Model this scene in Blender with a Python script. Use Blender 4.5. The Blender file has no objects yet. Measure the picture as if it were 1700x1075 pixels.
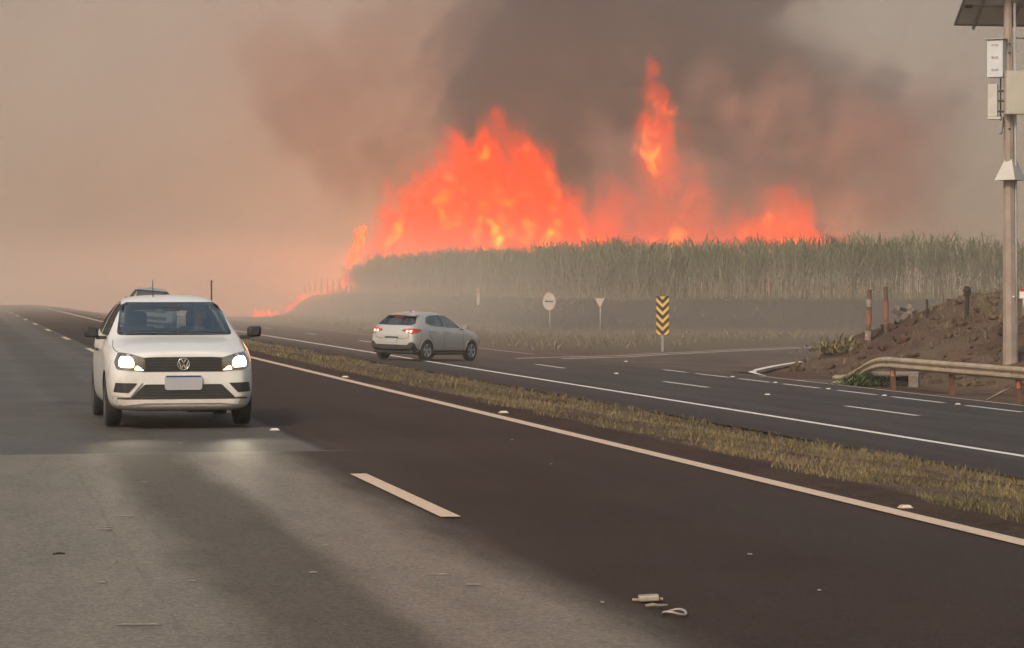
import bpy, bmesh, math, random
import numpy as np
from mathutils import Vector, Matrix, noise as mnoise
from mathutils.bvhtree import BVHTree
from mathutils.geometry import delaunay_2d_cdt

random.seed(7)
RNG = np.random.default_rng(7)
R = math.radians
scene = bpy.context.scene
COL = scene.collection

# ------------------------------------------------------------------ camera
# World: +Y runs along the straight highway (away), +X to its right, camera over X=Y=0.
CAM_H = 1.58
YAW = R(12.32)
F_PX, CX, HORIZON = 4250.0, 850.0, 474.0
cam_data = bpy.data.cameras.new('camera')
cam_data.sensor_width = 36.0
cam_data.lens = F_PX / 1700.0 * 36.0
cam_data.shift_y = -(537.5 - HORIZON) / 1700.0
cam_data.clip_start = 0.5
cam_data.clip_end = 6000.0
cam = bpy.data.objects.new('camera', cam_data)
COL.objects.link(cam)
cam.location = (0, 0, CAM_H)
cam.rotation_euler = (R(90), 0, -YAW)
scene.camera = cam

# ------------------------------------------------------------------ sky, sun, exposure
SUN_AZ, SUN_EL = R(222), R(38)      # azimuth clockwise from +Y: behind the camera, to the left
world = bpy.data.worlds.new('World')
scene.world = world
world.use_nodes = True
wn = world.node_tree
wn.nodes.clear()
w_out = wn.nodes.new('ShaderNodeOutputWorld')
w_bg = wn.nodes.new('ShaderNodeBackground')
w_sky = wn.nodes.new('ShaderNodeTexSky')
w_sky.sky_type = 'NISHITA'
w_sky.sun_disc = False
w_sky.sun_elevation = SUN_EL
w_sky.sun_rotation = SUN_AZ
w_sky.air_density = 1.0
w_sky.dust_density = 1.5
w_sky.ozone_density = 0.5
w_bg.inputs['Strength'].default_value = 0.15
w_tint = wn.nodes.new('ShaderNodeMix')          # smoke overhead filters the whole sky evenly
w_tint.data_type = 'RGBA'
w_tint.blend_type = 'MULTIPLY'
w_tint.inputs[0].default_value = 1.0
w_tint.inputs[7].default_value = (1.0, 0.855, 0.69, 1)
wn.links.new(w_sky.outputs[0], w_tint.inputs[6])
wn.links.new(w_tint.outputs[2], w_bg.inputs[0])
wn.links.new(w_bg.outputs[0], w_out.inputs[0])

sun_data = bpy.data.lights.new('sun', 'SUN')
sun_data.energy = 2.2
sun_data.angle = R(12)
sun_data.color = (1.0, 0.88, 0.72)
sun = bpy.data.objects.new('sun', sun_data)
COL.objects.link(sun)
sdir = Vector((math.sin(SUN_AZ) * math.cos(SUN_EL), math.cos(SUN_AZ) * math.cos(SUN_EL), math.sin(SUN_EL)))
sun.rotation_euler = sdir.to_track_quat('Z', 'Y').to_euler()

scene.view_settings.view_transform = 'Standard'
scene.view_settings.look = 'None'
scene.view_settings.gamma = 1.0
scene.view_settings.use_curve_mapping = False
scene.view_settings.exposure = 0.35

scene.render.engine = 'CYCLES'
cy = scene.cycles
cy.max_bounces = 6
cy.diffuse_bounces = 2
cy.glossy_bounces = 3
cy.transmission_bounces = 5
cy.transparent_max_bounces = 16
cy.volume_bounces = 1
cy.volume_step_rate = 1.0
cy.volume_max_steps = 256
cy.sample_clamp_indirect = 4.0
cy.caustics_reflective = False
cy.caustics_refractive = False
cy.use_adaptive_sampling = True
cy.adaptive_threshold = 0.04
cy.adaptive_min_samples = 20
cy.use_denoising = True
try:
    cy.denoiser = 'OPENIMAGEDENOISE'
except Exception:
    pass

ST, CT = math.sin(YAW), math.cos(YAW)


def at_depth(px, py, zc):
    """world point seen at a photo pixel at camera depth zc (metres)"""
    xc = (px - CX) * zc / F_PX
    return Vector((xc * CT + zc * ST, -xc * ST + zc * CT, CAM_H - (py - HORIZON) * zc / F_PX))


def depth_of(u, v):
    return u * ST + v * CT


# ------------------------------------------------------------------ helpers
def link(o, parent=None):
    COL.objects.link(o)
    if parent is not None:
        o.parent = parent
    return o


def tag(o, label, cat, group=None):
    o['label'] = label
    o['category'] = cat
    if group:
        o['group'] = group
    return o


def struct(o):
    o['kind'] = 'structure'
    return o


def empty(name, loc=(0, 0, 0), rz=0.0):
    o = bpy.data.objects.new(name, None)
    o.empty_display_size = 0.3
    link(o)
    o.location = loc
    o.rotation_euler = (0, 0, rz)
    return o


def mesh_np(name, verts, faces, mats=None, parent=None, smooth=False):
    me = bpy.data.meshes.new(name)
    me.from_pydata([tuple(v) for v in verts], [], [tuple(f) for f in faces])
    me.update()
    if smooth:
        me.polygons.foreach_set('use_smooth', [True] * len(me.polygons))
    o = bpy.data.objects.new(name, me)
    for m in (mats if isinstance(mats, (list, tuple)) else [mats] if mats else []):
        me.materials.append(m)
    return link(o, parent)


def mesh_bm(name, bm, mats=None, parent=None, smooth=False):
    me = bpy.data.meshes.new(name)
    bm.normal_update()
    bm.to_mesh(me)
    bm.free()
    if smooth:
        me.polygons.foreach_set('use_smooth', [True] * len(me.polygons))
    o = bpy.data.objects.new(name, me)
    for m in (mats if isinstance(mats, (list, tuple)) else [mats] if mats else []):
        me.materials.append(m)
    return link(o, parent)


def fast_mesh(name, co, nper, mat, parent=None, smooth=False):
    """co: (n, nper, 3) array of separate polygons (nper corners each)"""
    n = co.shape[0]
    me = bpy.data.meshes.new(name)
    me.vertices.add(n * nper)
    me.vertices.foreach_set('co', co.reshape(-1).astype(np.float32))
    me.loops.add(n * nper)
    me.loops.foreach_set('vertex_index', np.arange(n * nper, dtype=np.int32))
    me.polygons.add(n)
    me.polygons.foreach_set('loop_start', np.arange(0, n * nper, nper, dtype=np.int32))
    me.polygons.foreach_set('loop_total', np.full(n, nper, dtype=np.int32))
    me.update(calc_edges=True)
    o = bpy.data.objects.new(name, me)
    me.materials.append(mat)
    return link(o, parent)


def b_box(bm, c, s, rot=None, bevel=0.0, taper=1.0):
    r = bmesh.ops.create_cube(bm, size=1.0)
    vs = r['verts']
    M = rot.to_4x4() if rot else Matrix.Identity(4)
    for v in vs:
        p = Vector((v.co.x * s[0], v.co.y * s[1], v.co.z * s[2]))
        if v.co.z > 0 and taper != 1.0:
            p.x *= taper
            p.y *= taper
        v.co = (M @ p) + Vector(c)
    if bevel > 0:
        es = list({e for v in vs for e in v.link_edges})
        bmesh.ops.bevel(bm, geom=es, offset=bevel, segments=2, affect='EDGES', profile=0.5)
    return bm


def box(name, c, s, mat, parent=None, bevel=0.0, rot=None, taper=1.0):
    return mesh_bm(name, b_box(bmesh.new(), c, s, rot, bevel, taper), mat, parent)


def b_tube(bm, pts, radii, n=8, cap=True):
    """tapered tube along a polyline"""
    pts = [Vector(p) for p in pts]
    if not isinstance(radii, (list, tuple)):
        radii = [radii] * len(pts)
    rings = []
    up = Vector((0, 0, 1))
    for i, p in enumerate(pts):
        d = (pts[min(i + 1, len(pts) - 1)] - pts[max(i - 1, 0)])
        d = d.normalized() if d.length > 1e-9 else Vector((0, 0, 1))
        a = d.cross(up if abs(d.z) < 0.95 else Vector((1, 0, 0))).normalized()
        b = d.cross(a).normalized()
        rings.append([bm.verts.new(p + (a * math.cos(2 * math.pi * k / n) + b * math.sin(2 * math.pi * k / n)) * radii[i]) for k in range(n)])
    for r0, r1 in zip(rings, rings[1:]):
        for k in range(n):
            bm.faces.new((r0[k], r0[(k + 1) % n], r1[(k + 1) % n], r1[k]))
    if cap:
        bm.faces.new(list(reversed(rings[0])))
        bm.faces.new(rings[-1])
    return bm


def tube(name, pts, radii, mat, parent=None, n=8, smooth=True):
    return mesh_bm(name, b_tube(bmesh.new(), pts, radii, n), mat, parent, smooth)


def b_lathe(bm, prof, n=24, axis='Z', c=(0, 0, 0)):
    """prof: list of (r, h); revolve about axis"""
    rings = []
    for r, h in prof:
        ring = []
        for k in range(n):
            a = 2 * math.pi * k / n
            x, y = r * math.cos(a), r * math.sin(a)
            p = (x, y, h) if axis == 'Z' else (h, x, y) if axis == 'X' else (x, h, y)
            ring.append(bm.verts.new(Vector(p) + Vector(c)))
        rings.append(ring)
    for r0, r1 in zip(rings, rings[1:]):
        for k in range(n):
            bm.faces.new((r0[k], r0[(k + 1) % n], r1[(k + 1) % n], r1[k]))
    return bm


# ------------------------------------------------------------------ materials
class NT:
    """tiny node-tree builder"""
    def __init__(self, name, surface=True):
        self.m = bpy.data.materials.new(name)
        self.m.use_nodes = True
        self.t = self.m.node_tree
        self.t.nodes.clear()
        self.out = self.t.nodes.new('ShaderNodeOutputMaterial')

    def n(self, typ, **kw):
        nd = self.t.nodes.new('ShaderNode' + typ)
        for k, v in kw.items():
            setattr(nd, k, v)
        return nd

    def put(self, sock, v):
        if isinstance(v, bpy.types.NodeSocket):
            self.t.links.new(v, sock)
        elif v is not None:
            if sock.type == 'RGBA' and len(v) == 3:
                v = (*v, 1.0)
            sock.default_value = v

    def math(self, op, a, b=None, c=None, clamp=False):
        nd = self.n('Math', operation=op)
        nd.use_clamp = clamp
        for s, v in zip(nd.inputs, (a, b, c)):
            self.put(s, v)
        return nd.outputs[0]

    def coords(self, kind='Object'):
        return self.n('TexCoord').outputs[kind]

    def mapping(self, vec, scale=(1, 1, 1), loc=(0, 0, 0), rot=(0, 0, 0)):
        nd = self.n('Mapping')
        self.put(nd.inputs['Vector'], vec)
        nd.inputs['Scale'].default_value = scale
        nd.inputs['Location'].default_value = loc
        nd.inputs['Rotation'].default_value = rot
        return nd.outputs[0]

    def sep(self, vec):
        nd = self.n('SeparateXYZ')
        self.put(nd.inputs[0], vec)
        return nd.outputs

    def comb(self, x, y, z):
        nd = self.n('CombineXYZ')
        for s, v in zip(nd.inputs, (x, y, z)):
            self.put(s, v)
        return nd.outputs[0]

    def noise(self, vec, scale, detail=3.0, rough=0.55, dist=0.0, color=False):
        nd = self.n('TexNoise')
        self.put(nd.inputs['Vector'], vec)
        nd.inputs['Scale'].default_value = scale
        nd.inputs['Detail'].default_value = detail
        nd.inputs['Roughness'].default_value = rough
        nd.inputs['Distortion'].default_value = dist
        return nd.outputs['Color' if color else 'Fac']

    def ramp(self, fac, stops, interp='LINEAR'):
        nd = self.n('ValToRGB')
        cr = nd.color_ramp
        cr.interpolation = interp
        while len(cr.elements) < len(stops):
            cr.elements.new(0.5)
        for e, (p, c) in zip(cr.elements, stops):
            e.position = p
            e.color = (*c, 1) if isinstance(c, (tuple, list)) and len(c) == 3 else (c, c, c, 1) if not isinstance(c, (tuple, list)) else c
        self.put(nd.inputs[0], fac)
        return nd.outputs[0]

    def mix(self, fac, a, b, mode='MIX'):
        nd = self.n('Mix', data_type='RGBA', blend_type=mode)
        self.put(nd.inputs[0], fac)
        self.put(nd.inputs[6], a)
        self.put(nd.inputs[7], b)
        return nd.outputs[2]

    def range(self, v, a, b, c=0.0, d=1.0, smooth=True):
        nd = self.n('MapRange', interpolation_type='SMOOTHSTEP' if smooth else 'LINEAR')
        self.put(nd.inputs[0], v)
        for i, x in enumerate((a, b, c, d)):
            self.put(nd.inputs[i + 1], x)
        return nd.outputs[0]

    def bump(self, h, strength=0.3, dist=0.02):
        nd = self.n('Bump')
        nd.inputs['Strength'].default_value = strength
        nd.inputs['Distance'].default_value = dist
        self.put(nd.inputs['Height'], h)
        return nd.outputs[0]

    def bsdf(self, color, rough=0.6, metal=0.0, normal=None, coat=0.0, coat_rough=0.05, spec=0.5, emis=None, estr=0.0, trans=0.0, alpha=None, ior=None):
        p = self.n('BsdfPrincipled')
        self.put(p.inputs['Base Color'], color)
        self.put(p.inputs['Roughness'], rough)
        self.put(p.inputs['Metallic'], metal)
        self.put(p.inputs['Specular IOR Level'], spec)
        if normal is not None:
            self.put(p.inputs['Normal'], normal)
        p.inputs['Coat Weight'].default_value = coat
        p.inputs['Coat Roughness'].default_value = coat_rough
        if trans:
            p.inputs['Transmission Weight'].default_value = trans
        if ior:
            p.inputs['IOR'].default_value = ior
        if emis is not None:
            self.put(p.inputs['Emission Color'], emis)
            self.put(p.inputs['Emission Strength'], estr)
        if alpha is not None:
            self.put(p.inputs['Alpha'], alpha)
        self.t.links.new(p.outputs[0], self.out.inputs['Surface'])
        return self.m


MATS = {}


def worn(name, color, rough=0.6, metal=0.0, var=0.25, scale=6.0, bump=0.0, bscale=40.0, coat=0.0, dirt=None, dirt_amt=0.4, spec=0.5):
    """a plain material with mottling, optional dirt patches and fine relief"""
    if name in MATS:
        return MATS[name]
    t = NT(name)
    co = t.coords('Object')
    f = t.noise(co, scale, 5, 0.6)
    c2 = tuple(max(0.0, c * (1 - var)) for c in color)
    col = t.mix(t.range(f, 0.3, 0.7), c2, color)
    if dirt:
        d = t.noise(t.mapping(co, loc=(3.1, 1.7, 0.4)), scale * 0.6, 6, 0.65)
        col = t.mix(t.range(d, 0.5, 0.75, 0, dirt_amt), col, dirt)
    nrm = t.bump(t.noise(co, bscale, 4, 0.6), bump, 0.01) if bump else None
    rv = t.range(f, 0.2, 0.8, max(0.02, rough - 0.08), min(1, rough + 0.1), False)
    m = t.bsdf(col, rv, metal, nrm, coat, 0.06, spec)
    MATS[name] = m
    return m


def glow(name, color, strength, base=(0.8, 0.8, 0.8)):
    if name in MATS:
        return MATS[name]
    t = NT(name)
    m = t.bsdf(base, 0.2, emis=color, estr=strength)
    MATS[name] = m
    return m

# ------------------------------------------------------------------ terrain
def sm(x, a, b):
    t = min(1.0, max(0.0, (x - a) / (b - a)))
    return t * t * (3 - 2 * t)


PROFILE = [(-400, -0.5), (-12, -0.35), (-5, 0.0), (6.55, 0.0), (7.2, -0.03), (9.0, -0.25), (11.0, -0.55), (12.1, -0.655), (14.1, -0.72), (20.9, -0.95), (22.8, -1.01), (24.0, -1.06), (400, -1.08)]
SLIP_A, SLIP_B = Vector((23.8, 74.7)), Vector((28.0, 83.6))      # near edge of the slip road
SLIP_DIR = Vector((13.5, 16.5)).normalized()
EDGE_U, EDGE_Z = 40.0, 150.0                                      # roadside edge of the cane field


def fbm(x, y, s, o=4):
    return mnoise.fractal(Vector((x * s, y * s, 0.37)), 1.0, 2.0, o)


def bank_f(u, v):
    d1 = (u - 24.9) / 9.5
    # distance to the near edge of the slip road, on the camera's side of it
    px, py = u - 27.5, v - 80.5
    d2 = (px * SLIP_DIR.y - py * SLIP_DIR.x) / 4.2
    d = min(d1, d2)
    return sm(d, 0.0, 1.0)


def field_d(u, v):
    a, b = u - EDGE_U, depth_of(u, v) - EDGE_Z
    return min(a, b)


def ground_z(u, v, rough=True):
    z = PROFILE[-1][1]
    for (a, za), (b, zb) in zip(PROFILE, PROFILE[1:]):
        if a <= u <= b:
            z = za + (zb - za) * (u - a) / (b - a)
            break
    if u > 23:
        bf = bank_f(u, v)
        z += 2.35 * bf
        if rough and bf > 0.005:
            z += 0.34 * min(1, bf * 6) * fbm(u, v, 0.62, 6) * (1 - 0.3 * bf)
        fd = field_d(u, v)
        s = sm(fd, -8.5, -0.8)
        z += (1.87) * s * (1 - bf)
        if rough and 0.02 < s:
            z += 0.10 * fbm(u, v, 0.4, 4) * min(1, 4 * (1 - s) + 0.3)
    elif rough and 7.3 < u < 11.9:
        z += 0.05 * fbm(u, v, 0.8, 4) * min(1, (u - 7.3) * 2, (11.9 - u) * 2)
    v0 = 214 + 52 * sm(u, 25, 38)
    if v > v0:
        d = v - v0
        z -= min(0.0022 * d * d, 0.13 * d)
    return z


def axis_pts(breaks):
    out = []
    for a, b, step in breaks:
        k = max(1, int(round((b - a) / step)))
        out += [a + (b - a) * i / k for i in range(k)]
    out.append(breaks[-1][1])
    return out


def under_road(u, v):
    if -6.2 <= u <= 6.6 or 12.0 <= u <= 23.0:
        return True
    if u > 22 and 68 < v < 175:
        w = Vector((u, v)) - SLIP_A
        d = w.x * SLIP_DIR.y - w.y * SLIP_DIR.x
        if -16 < d < 0.8:
            return True
    return False


soil = NT('red_soil')
co = soil.coords('Object')
xyz = soil.sep(co)
n1 = soil.noise(co, 0.45, 6, 0.65)
n2 = soil.noise(co, 3.0, 6, 0.7)
n3 = soil.noise(co, 14.0, 4, 0.7)
c = soil.ramp(n1, [(0.25, (0.048, 0.026, 0.020)), (0.5, (0.088, 0.050, 0.038)), (0.75, (0.15, 0.095, 0.068))])
c = soil.mix(soil.range(n2, 0.45, 0.7, 0, 0.65), c, (0.034, 0.020, 0.016))
dry = soil.range(soil.noise(co, 0.22, 5, 0.6), 0.42, 0.62)
c = soil.mix(soil.math('MULTIPLY', dry, soil.range(n3, 0.35, 0.65)), c, (0.15, 0.115, 0.070))
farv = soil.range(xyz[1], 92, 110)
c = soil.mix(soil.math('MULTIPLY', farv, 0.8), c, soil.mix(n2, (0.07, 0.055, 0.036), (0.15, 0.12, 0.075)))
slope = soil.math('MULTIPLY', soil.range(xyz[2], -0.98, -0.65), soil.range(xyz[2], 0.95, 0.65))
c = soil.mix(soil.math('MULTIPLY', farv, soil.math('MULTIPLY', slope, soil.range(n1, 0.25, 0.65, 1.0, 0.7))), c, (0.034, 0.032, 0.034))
med = soil.math('MULTIPLY', soil.range(xyz[0], 7.5, 7.1), soil.range(xyz[0], 6.0, 6.4))
c = soil.mix(soil.math('MULTIPLY', med, soil.range(n2, 0.3, 0.6, 0.95, 0.6)), c, (0.030, 0.017, 0.013))
h = soil.math('ADD', soil.math('MULTIPLY', n2, 0.6), soil.math('MULTIPLY', n3, 0.25))
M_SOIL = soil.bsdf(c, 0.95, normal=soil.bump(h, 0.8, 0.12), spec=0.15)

us = axis_pts([(-400, -30, 60), (-30, -6, 6), (-6, 6.6, 4.2), (6.6, 12.4, 0.29), (12.4, 23, 2.65), (23, 40, 0.34), (40, 48, 1.0), (48, 90, 3.5), (90, 500, 60)])
vs = axis_pts([(-60, 10, 14), (10, 45, 1.25), (45, 92, 0.42), (92, 160, 1.1), (160, 330, 3.4), (330, 1000, 67)])
gv, gf = [], []
for v in vs:
    for u in us:
        z = ground_z(u, v)
        gv.append((u, v, z - (0.05 if under_road(u, v) else 0.0)))
nu = len(us)
for j in range(len(vs) - 1):
    for i in range(nu - 1):
        a = j * nu + i
        gf.append((a, a + 1, a + 1 + nu, a + nu))
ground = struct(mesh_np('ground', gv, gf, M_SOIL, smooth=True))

# ------------------------------------------------------------------ asphalt
def asphalt(name, own):
    t = NT(name)
    co = t.coords('Object')
    x, y, z = t.sep(co)
    streak = t.noise(t.mapping(co, scale=(1.0, 0.06, 1)), 1.6, 5, 0.6)
    xw = t.math('ADD', x, t.math('MULTIPLY', t.math('SUBTRACT', t.noise(t.mapping(co, scale=(1.0, 0.16, 1)), 1.3, 5, 0.65), 0.5), 0.7))
    big = t.noise(co, 0.35, 5, 0.6)
    grit = t.noise(co, 42.0, 3, 0.8)
    grit2 = t.noise(co, 13.0, 5, 0.8)
    if own:
        # worn lane with pale wheel paths on the left, newer reddish-dark surface from the lane dashes on
        def band(a, b, c, d):
            return t.math('MULTIPLY', t.range(xw, a, b), t.range(xw, c, d, 1, 0))
        paths = t.math('MAXIMUM', t.math('MULTIPLY', t.range(xw, -2.6, -2.2), t.range(xw, 1.15, 1.55, 1, 0)), band(1.95, 2.3, 2.75, 3.15))
        left = t.mix(paths, (0.088, 0.074, 0.058), (0.180, 0.157, 0.124))
        left = t.mix(t.range(t.noise(t.mapping(co, scale=(1, 0.25, 1)), 2.2, 6, 0.7), 0.35, 0.75, 0, 0.45), left, (0.085, 0.074, 0.060))
        far = t.mix(t.range(big, 0.3, 0.7), (0.062, 0.057, 0.050), (0.094, 0.088, 0.079))
        edge_y = t.math('ADD', y, t.math('MULTIPLY', t.math('SUBTRACT', t.noise(co, 6.0, 3), 0.5), 0.12))
        left = t.mix(t.range(edge_y, 24.40, 24.50), left, far)
        right = t.mix(t.range(big, 0.3, 0.7), (0.027, 0.0145, 0.0095), (0.040, 0.024, 0.0165))
        right = t.mix(t.range(streak, 0.42, 0.68, 0, 0.7), right, (0.040, 0.028, 0.021))
        right = t.mix(t.math('MULTIPLY', t.range(xw, 5.9, 6.4), 0.7), right, (0.042, 0.024, 0.018))
        xs = t.math('ADD', x, t.math('MULTIPLY', t.math('SUBTRACT', t.noise(co, 5.0, 3), 0.5), 0.06))
        near_b = t.range(xw, 2.95, 3.35)
        far_b = t.range(xs, 3.50, 3.56)
        side = t.mix(t.range(edge_y, 24.40, 24.50), near_b, far_b)
        c = t.mix(side, left, right)
        # tar line along the far slab's edge and the cross joint
        seam = t.math('MULTIPLY', t.range(t.math('ABSOLUTE', t.math('SUBTRACT', xs, 3.53)), 0.025, 0.10, 0.9, 0), t.range(y, 24.2, 24.5))
        joint = t.math('MULTIPLY', t.range(t.math('ABSOLUTE', t.math('SUBTRACT', edge_y, 24.45)), 0.02, 0.09, 0.35, 0), t.range(x, 3.6, 3.9, 1, 0))
        c = t.mix(seam, c, (0.020, 0.016, 0.015))
        c = t.mix(joint, c, (0.20, 0.18, 0.15))
        # long crack in the old lane
        cx = t.math('SUBTRACT', x, t.math('ADD', t.math('MULTIPLY', t.math('SUBTRACT', t.noise(t.comb(0.0, y, 0.0), 0.5, 4), 0.5), 0.12), 1.02))
        crack = t.math('MULTIPLY', t.range(t.math('ABSOLUTE', cx), 0.004, 0.022, 0.6, 0), t.math('MULTIPLY', t.range(y, 24.3, 24.0), t.range(t.noise(co, 1.1, 2), 0.42, 0.5)))
        c = t.mix(t.math('MULTIPLY', crack, 0.35), c, (0.022, 0.018, 0.016))
        rough = t.mix(side, t.mix(paths, (0.68,) * 3, (0.55,) * 3), (0.78,) * 3)
    else:
        c = t.mix(t.range(streak, 0.35, 0.68), (0.034, 0.029, 0.027), (0.056, 0.048, 0.044))
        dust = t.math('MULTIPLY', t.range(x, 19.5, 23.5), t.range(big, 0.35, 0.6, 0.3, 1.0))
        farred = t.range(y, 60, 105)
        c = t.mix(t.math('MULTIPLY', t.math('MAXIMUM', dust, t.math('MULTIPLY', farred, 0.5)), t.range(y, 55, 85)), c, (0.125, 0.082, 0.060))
        c = t.mix(t.math('MULTIPLY', t.range(x, 13.6, 12.6), 0.8), c, (0.030, 0.020, 0.017))
        rough = 0.72
    st_ = t.noise(t.mapping(co, scale=(1, 0.45, 1)), 1.7, 6, 0.7)
    c = t.mix(t.range(st_, 0.50, 0.72, 0, 0.45), c, t.mix(0.55, c, (0.016, 0.012, 0.010)))
    c = t.mix(1.0, c, t.ramp(grit, [(0.33, 0.62), (0.5, 0.98), (0.67, 1.55)]), 'MULTIPLY')
    c = t.mix(t.range(grit2, 0.50, 0.66, 0, 0.6), c, t.mix(0.6, c, (0.012, 0.010, 0.009)))
    hh = t.math('ADD', t.math('MULTIPLY', grit, 0.5), t.math('MULTIPLY', grit2, 0.7))
    return t.bsdf(c, rough, normal=t.bump(hh, 0.30, 0.02), spec=0.18)


M_ROAD = asphalt('worn_asphalt', True)
M_ROAD2 = asphalt('dark_asphalt', False)


def strip(name, u0, u1, v0, v1, mat, parent=None, lift=0.0, nu_=1, step=4.0):
    """sheet that follows the ground between two offsets from the camera"""
    nv = max(1, int(math.ceil((v1 - v0) / step)))
    P, Fs = [], []
    for j in range(nv + 1):
        v = v0 + (v1 - v0) * j / nv
        for i in range(nu_ + 1):
            u = u0 + (u1 - u0) * i / nu_
            P.append((u, v, ground_z(u, v, False) + lift))
    for j in range(nv):
        for i in range(nu_):
            a = j * (nu_ + 1) + i
            Fs.append((a, a + 1, a + nu_ + 2, a + nu_ + 1))
    return mesh_np(name, P, Fs, mat, parent)


road = struct(strip('highway', -5.2, 6.62, -40, 420, M_ROAD, nu_=1))
# far carriageway: kept in the two profile planes (12.1..14.1..20.9..22.8)
P, Fs = [], []
uu = [12.15, 14.1, 20.9, 22.9]
vv = [(-40 + 4 * j) for j in range(116)]
for v in vv:
    for u in uu:
        P.append((u, v, ground_z(u, v, False)))
for j in range(len(vv) - 1):
    for i in range(3):
        a = j * 4 + i
        Fs.append((a, a + 1, a + 5, a + 4))
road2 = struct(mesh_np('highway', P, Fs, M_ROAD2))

# slip road leaving to the right
def slip_pt(s, d):
    """s metres along the slip road from its gore, d metres left of its near edge"""
    b = sm(s, 0, 34)
    ang0, ang1 = math.atan2(4.2, 8.9), math.atan2(13.5, 16.5)
    x, y = SLIP_A.x, SLIP_A.y
    k = 24
    for i in range(k):
        si = s * (i + 0.5) / k
        a = ang0 + (ang1 + 0.12 - ang0) * sm(si, 0, 30)
        x += math.sin(a) * s / k
        y += math.cos(a) * s / k
    a = ang0 + (ang1 + 0.12 - ang0) * sm(s, 0, 30)
    return x - math.cos(a) * d, y + math.sin(a) * d


P, Fs = [], []
NS = 34
for j in range(NS + 1):
    s = -1.0 + 90.0 * j / NS
    for i, d in enumerate((-0.35, 3.0, 6.0, 9.6)):
        u, v = slip_pt(s, d)
        u = max(u, 22.9)
        P.append((u, v, -1.045 + (ground_z(22.9, v, False) + 1.045 if u <= 22.9 else 0)))
for j in range(NS):
    for i in range(3):
        a = j * 4 + i
        Fs.append((a, a + 4, a + 5, a + 1))
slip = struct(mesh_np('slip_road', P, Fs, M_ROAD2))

# ------------------------------------------------------------------ painted lines
def paint(name, color, wear):
    t = NT(name)
    co = t.coords('Object')
    f = t.noise(co, 9.0, 6, 0.7)
    g = t.noise(co, 70.0, 3, 0.7)
    cc = t.mix(t.range(f, 0.35, 0.7, 0, 0.35), color, tuple(x * 0.6 for x in color))
    cc = t.mix(t.math('MULTIPLY', t.range(t.math('ADD', t.math('MULTIPLY', f, 0.6), t.math('MULTIPLY', g, 0.4)), 0.56, 0.66), wear), cc, (0.07, 0.055, 0.045))
    return t.bsdf(cc, 0.65, normal=t.bump(g, 0.15, 0.01))


M_LINE_Y = paint('dusty_line_paint', (0.62, 0.47, 0.33), 0.55)
M_LINE_W = paint('white_line_paint', (0.80, 0.74, 0.66), 0.35)


def flat_poly(name, pts, mat, parent, lift=0.005):
    P = [(p[0], p[1], ground_z(p[0], p[1], False) + lift) for p in pts]
    return mesh_np(name, P, [tuple(range(len(P)))], mat, parent)


strip('edge_line', 6.34, 6.50, -30, 300, M_LINE_Y, road, 0.005)
for k in range(11):
    v0 = 17.15 + 14.7 * k
    strip('lane_dash', 3.25, 3.39, v0, v0 + 4.1, M_LINE_Y, road, 0.005)
strip('edge_line', 14.02, 14.20, -30, 300, M_LINE_W, road2, 0.005)
def v_at(px, u):
    k = (px - CX) / F_PX
    return u / (k * CT + ST) * (CT - k * ST)


spans = [(v_at(b, 17.5), v_at(a, 17.5)) for a, b in ((890, 938), (1102, 1175), (1404, 1523))]
spans += [(spans[0][0] + 17.5 * k, spans[0][1] + 17.5 * k) for k in (1, 2, 3, 4)] + [(spans[2][0] - 14.0 * k, spans[2][1] - 14.0 * k) for k in (1, 2)]
for a, b in spans:
    strip('lane_dash', 17.43, 17.57, a, b, M_LINE_W, road2, 0.005)
strip('edge_line', 20.83, 20.97, 92, 300, M_LINE_Y, road2, 0.005)
for a, b in ((1101, 1139), (1155, 1209), (1226, 1278), (1301, 1360), (1391, 1454), (1481, 1566), (1604, 1697), (1740, 1850)):
    strip('lane_dash', 20.83, 20.98, v_at(b, 20.9), v_at(a, 20.9), M_LINE_W, road2, 0.005)
strip('edge_line', 22.42, 22.54, 20, 70, M_LINE_Y, road2, 0.005)


def ribbon(name, pts, w, mat, parent, lift=0.006):
    P, Fs = [], []
    for i, p in enumerate(pts):
        a, b = Vector(pts[max(0, i - 1)]), Vector(pts[min(len(pts) - 1, i + 1)])
        d = (b - a).normalized()
        nrm = Vector((-d.y, d.x)) * w / 2
        for s in (1, -1):
            q = Vector(p) + nrm * s
            P.append((q.x, q.y, max(ground_z(q.x, q.y, False), -1.045) + lift if q.x < 22.9 else -1.045 + lift))
    for i in range(len(pts) - 1):
        Fs.append((2 * i, 2 * i + 1, 2 * i + 3, 2 * i + 2))
    return mesh_np(name, P, Fs, mat, parent)


# gore lines, far edge of the slip road
ribbon('gore_line', [(22.48, 66.0), (22.9, 70.5), (23.6, 74.0)], 0.18, M_LINE_W, slip)
ribbon('gore_line', [(23.6, 74.0), (24.1, 75.6)] + [slip_pt(s, 0.1) for s in (2.0, 4.0, 6.0, 8.0, 10.0, 12.0)], 0.24, M_LINE_W, slip)
ribbon('edge_line', [slip_pt(s, 8.3 - 0.05 * s) for s in range(8, 60, 3)], 0.16, M_LINE_W, slip)
ribbon('edge_line', [slip_pt(s, 9.2 - 0.05 * s) for s in range(6, 40, 3)], 0.14, M_LINE_W, slip)

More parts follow.
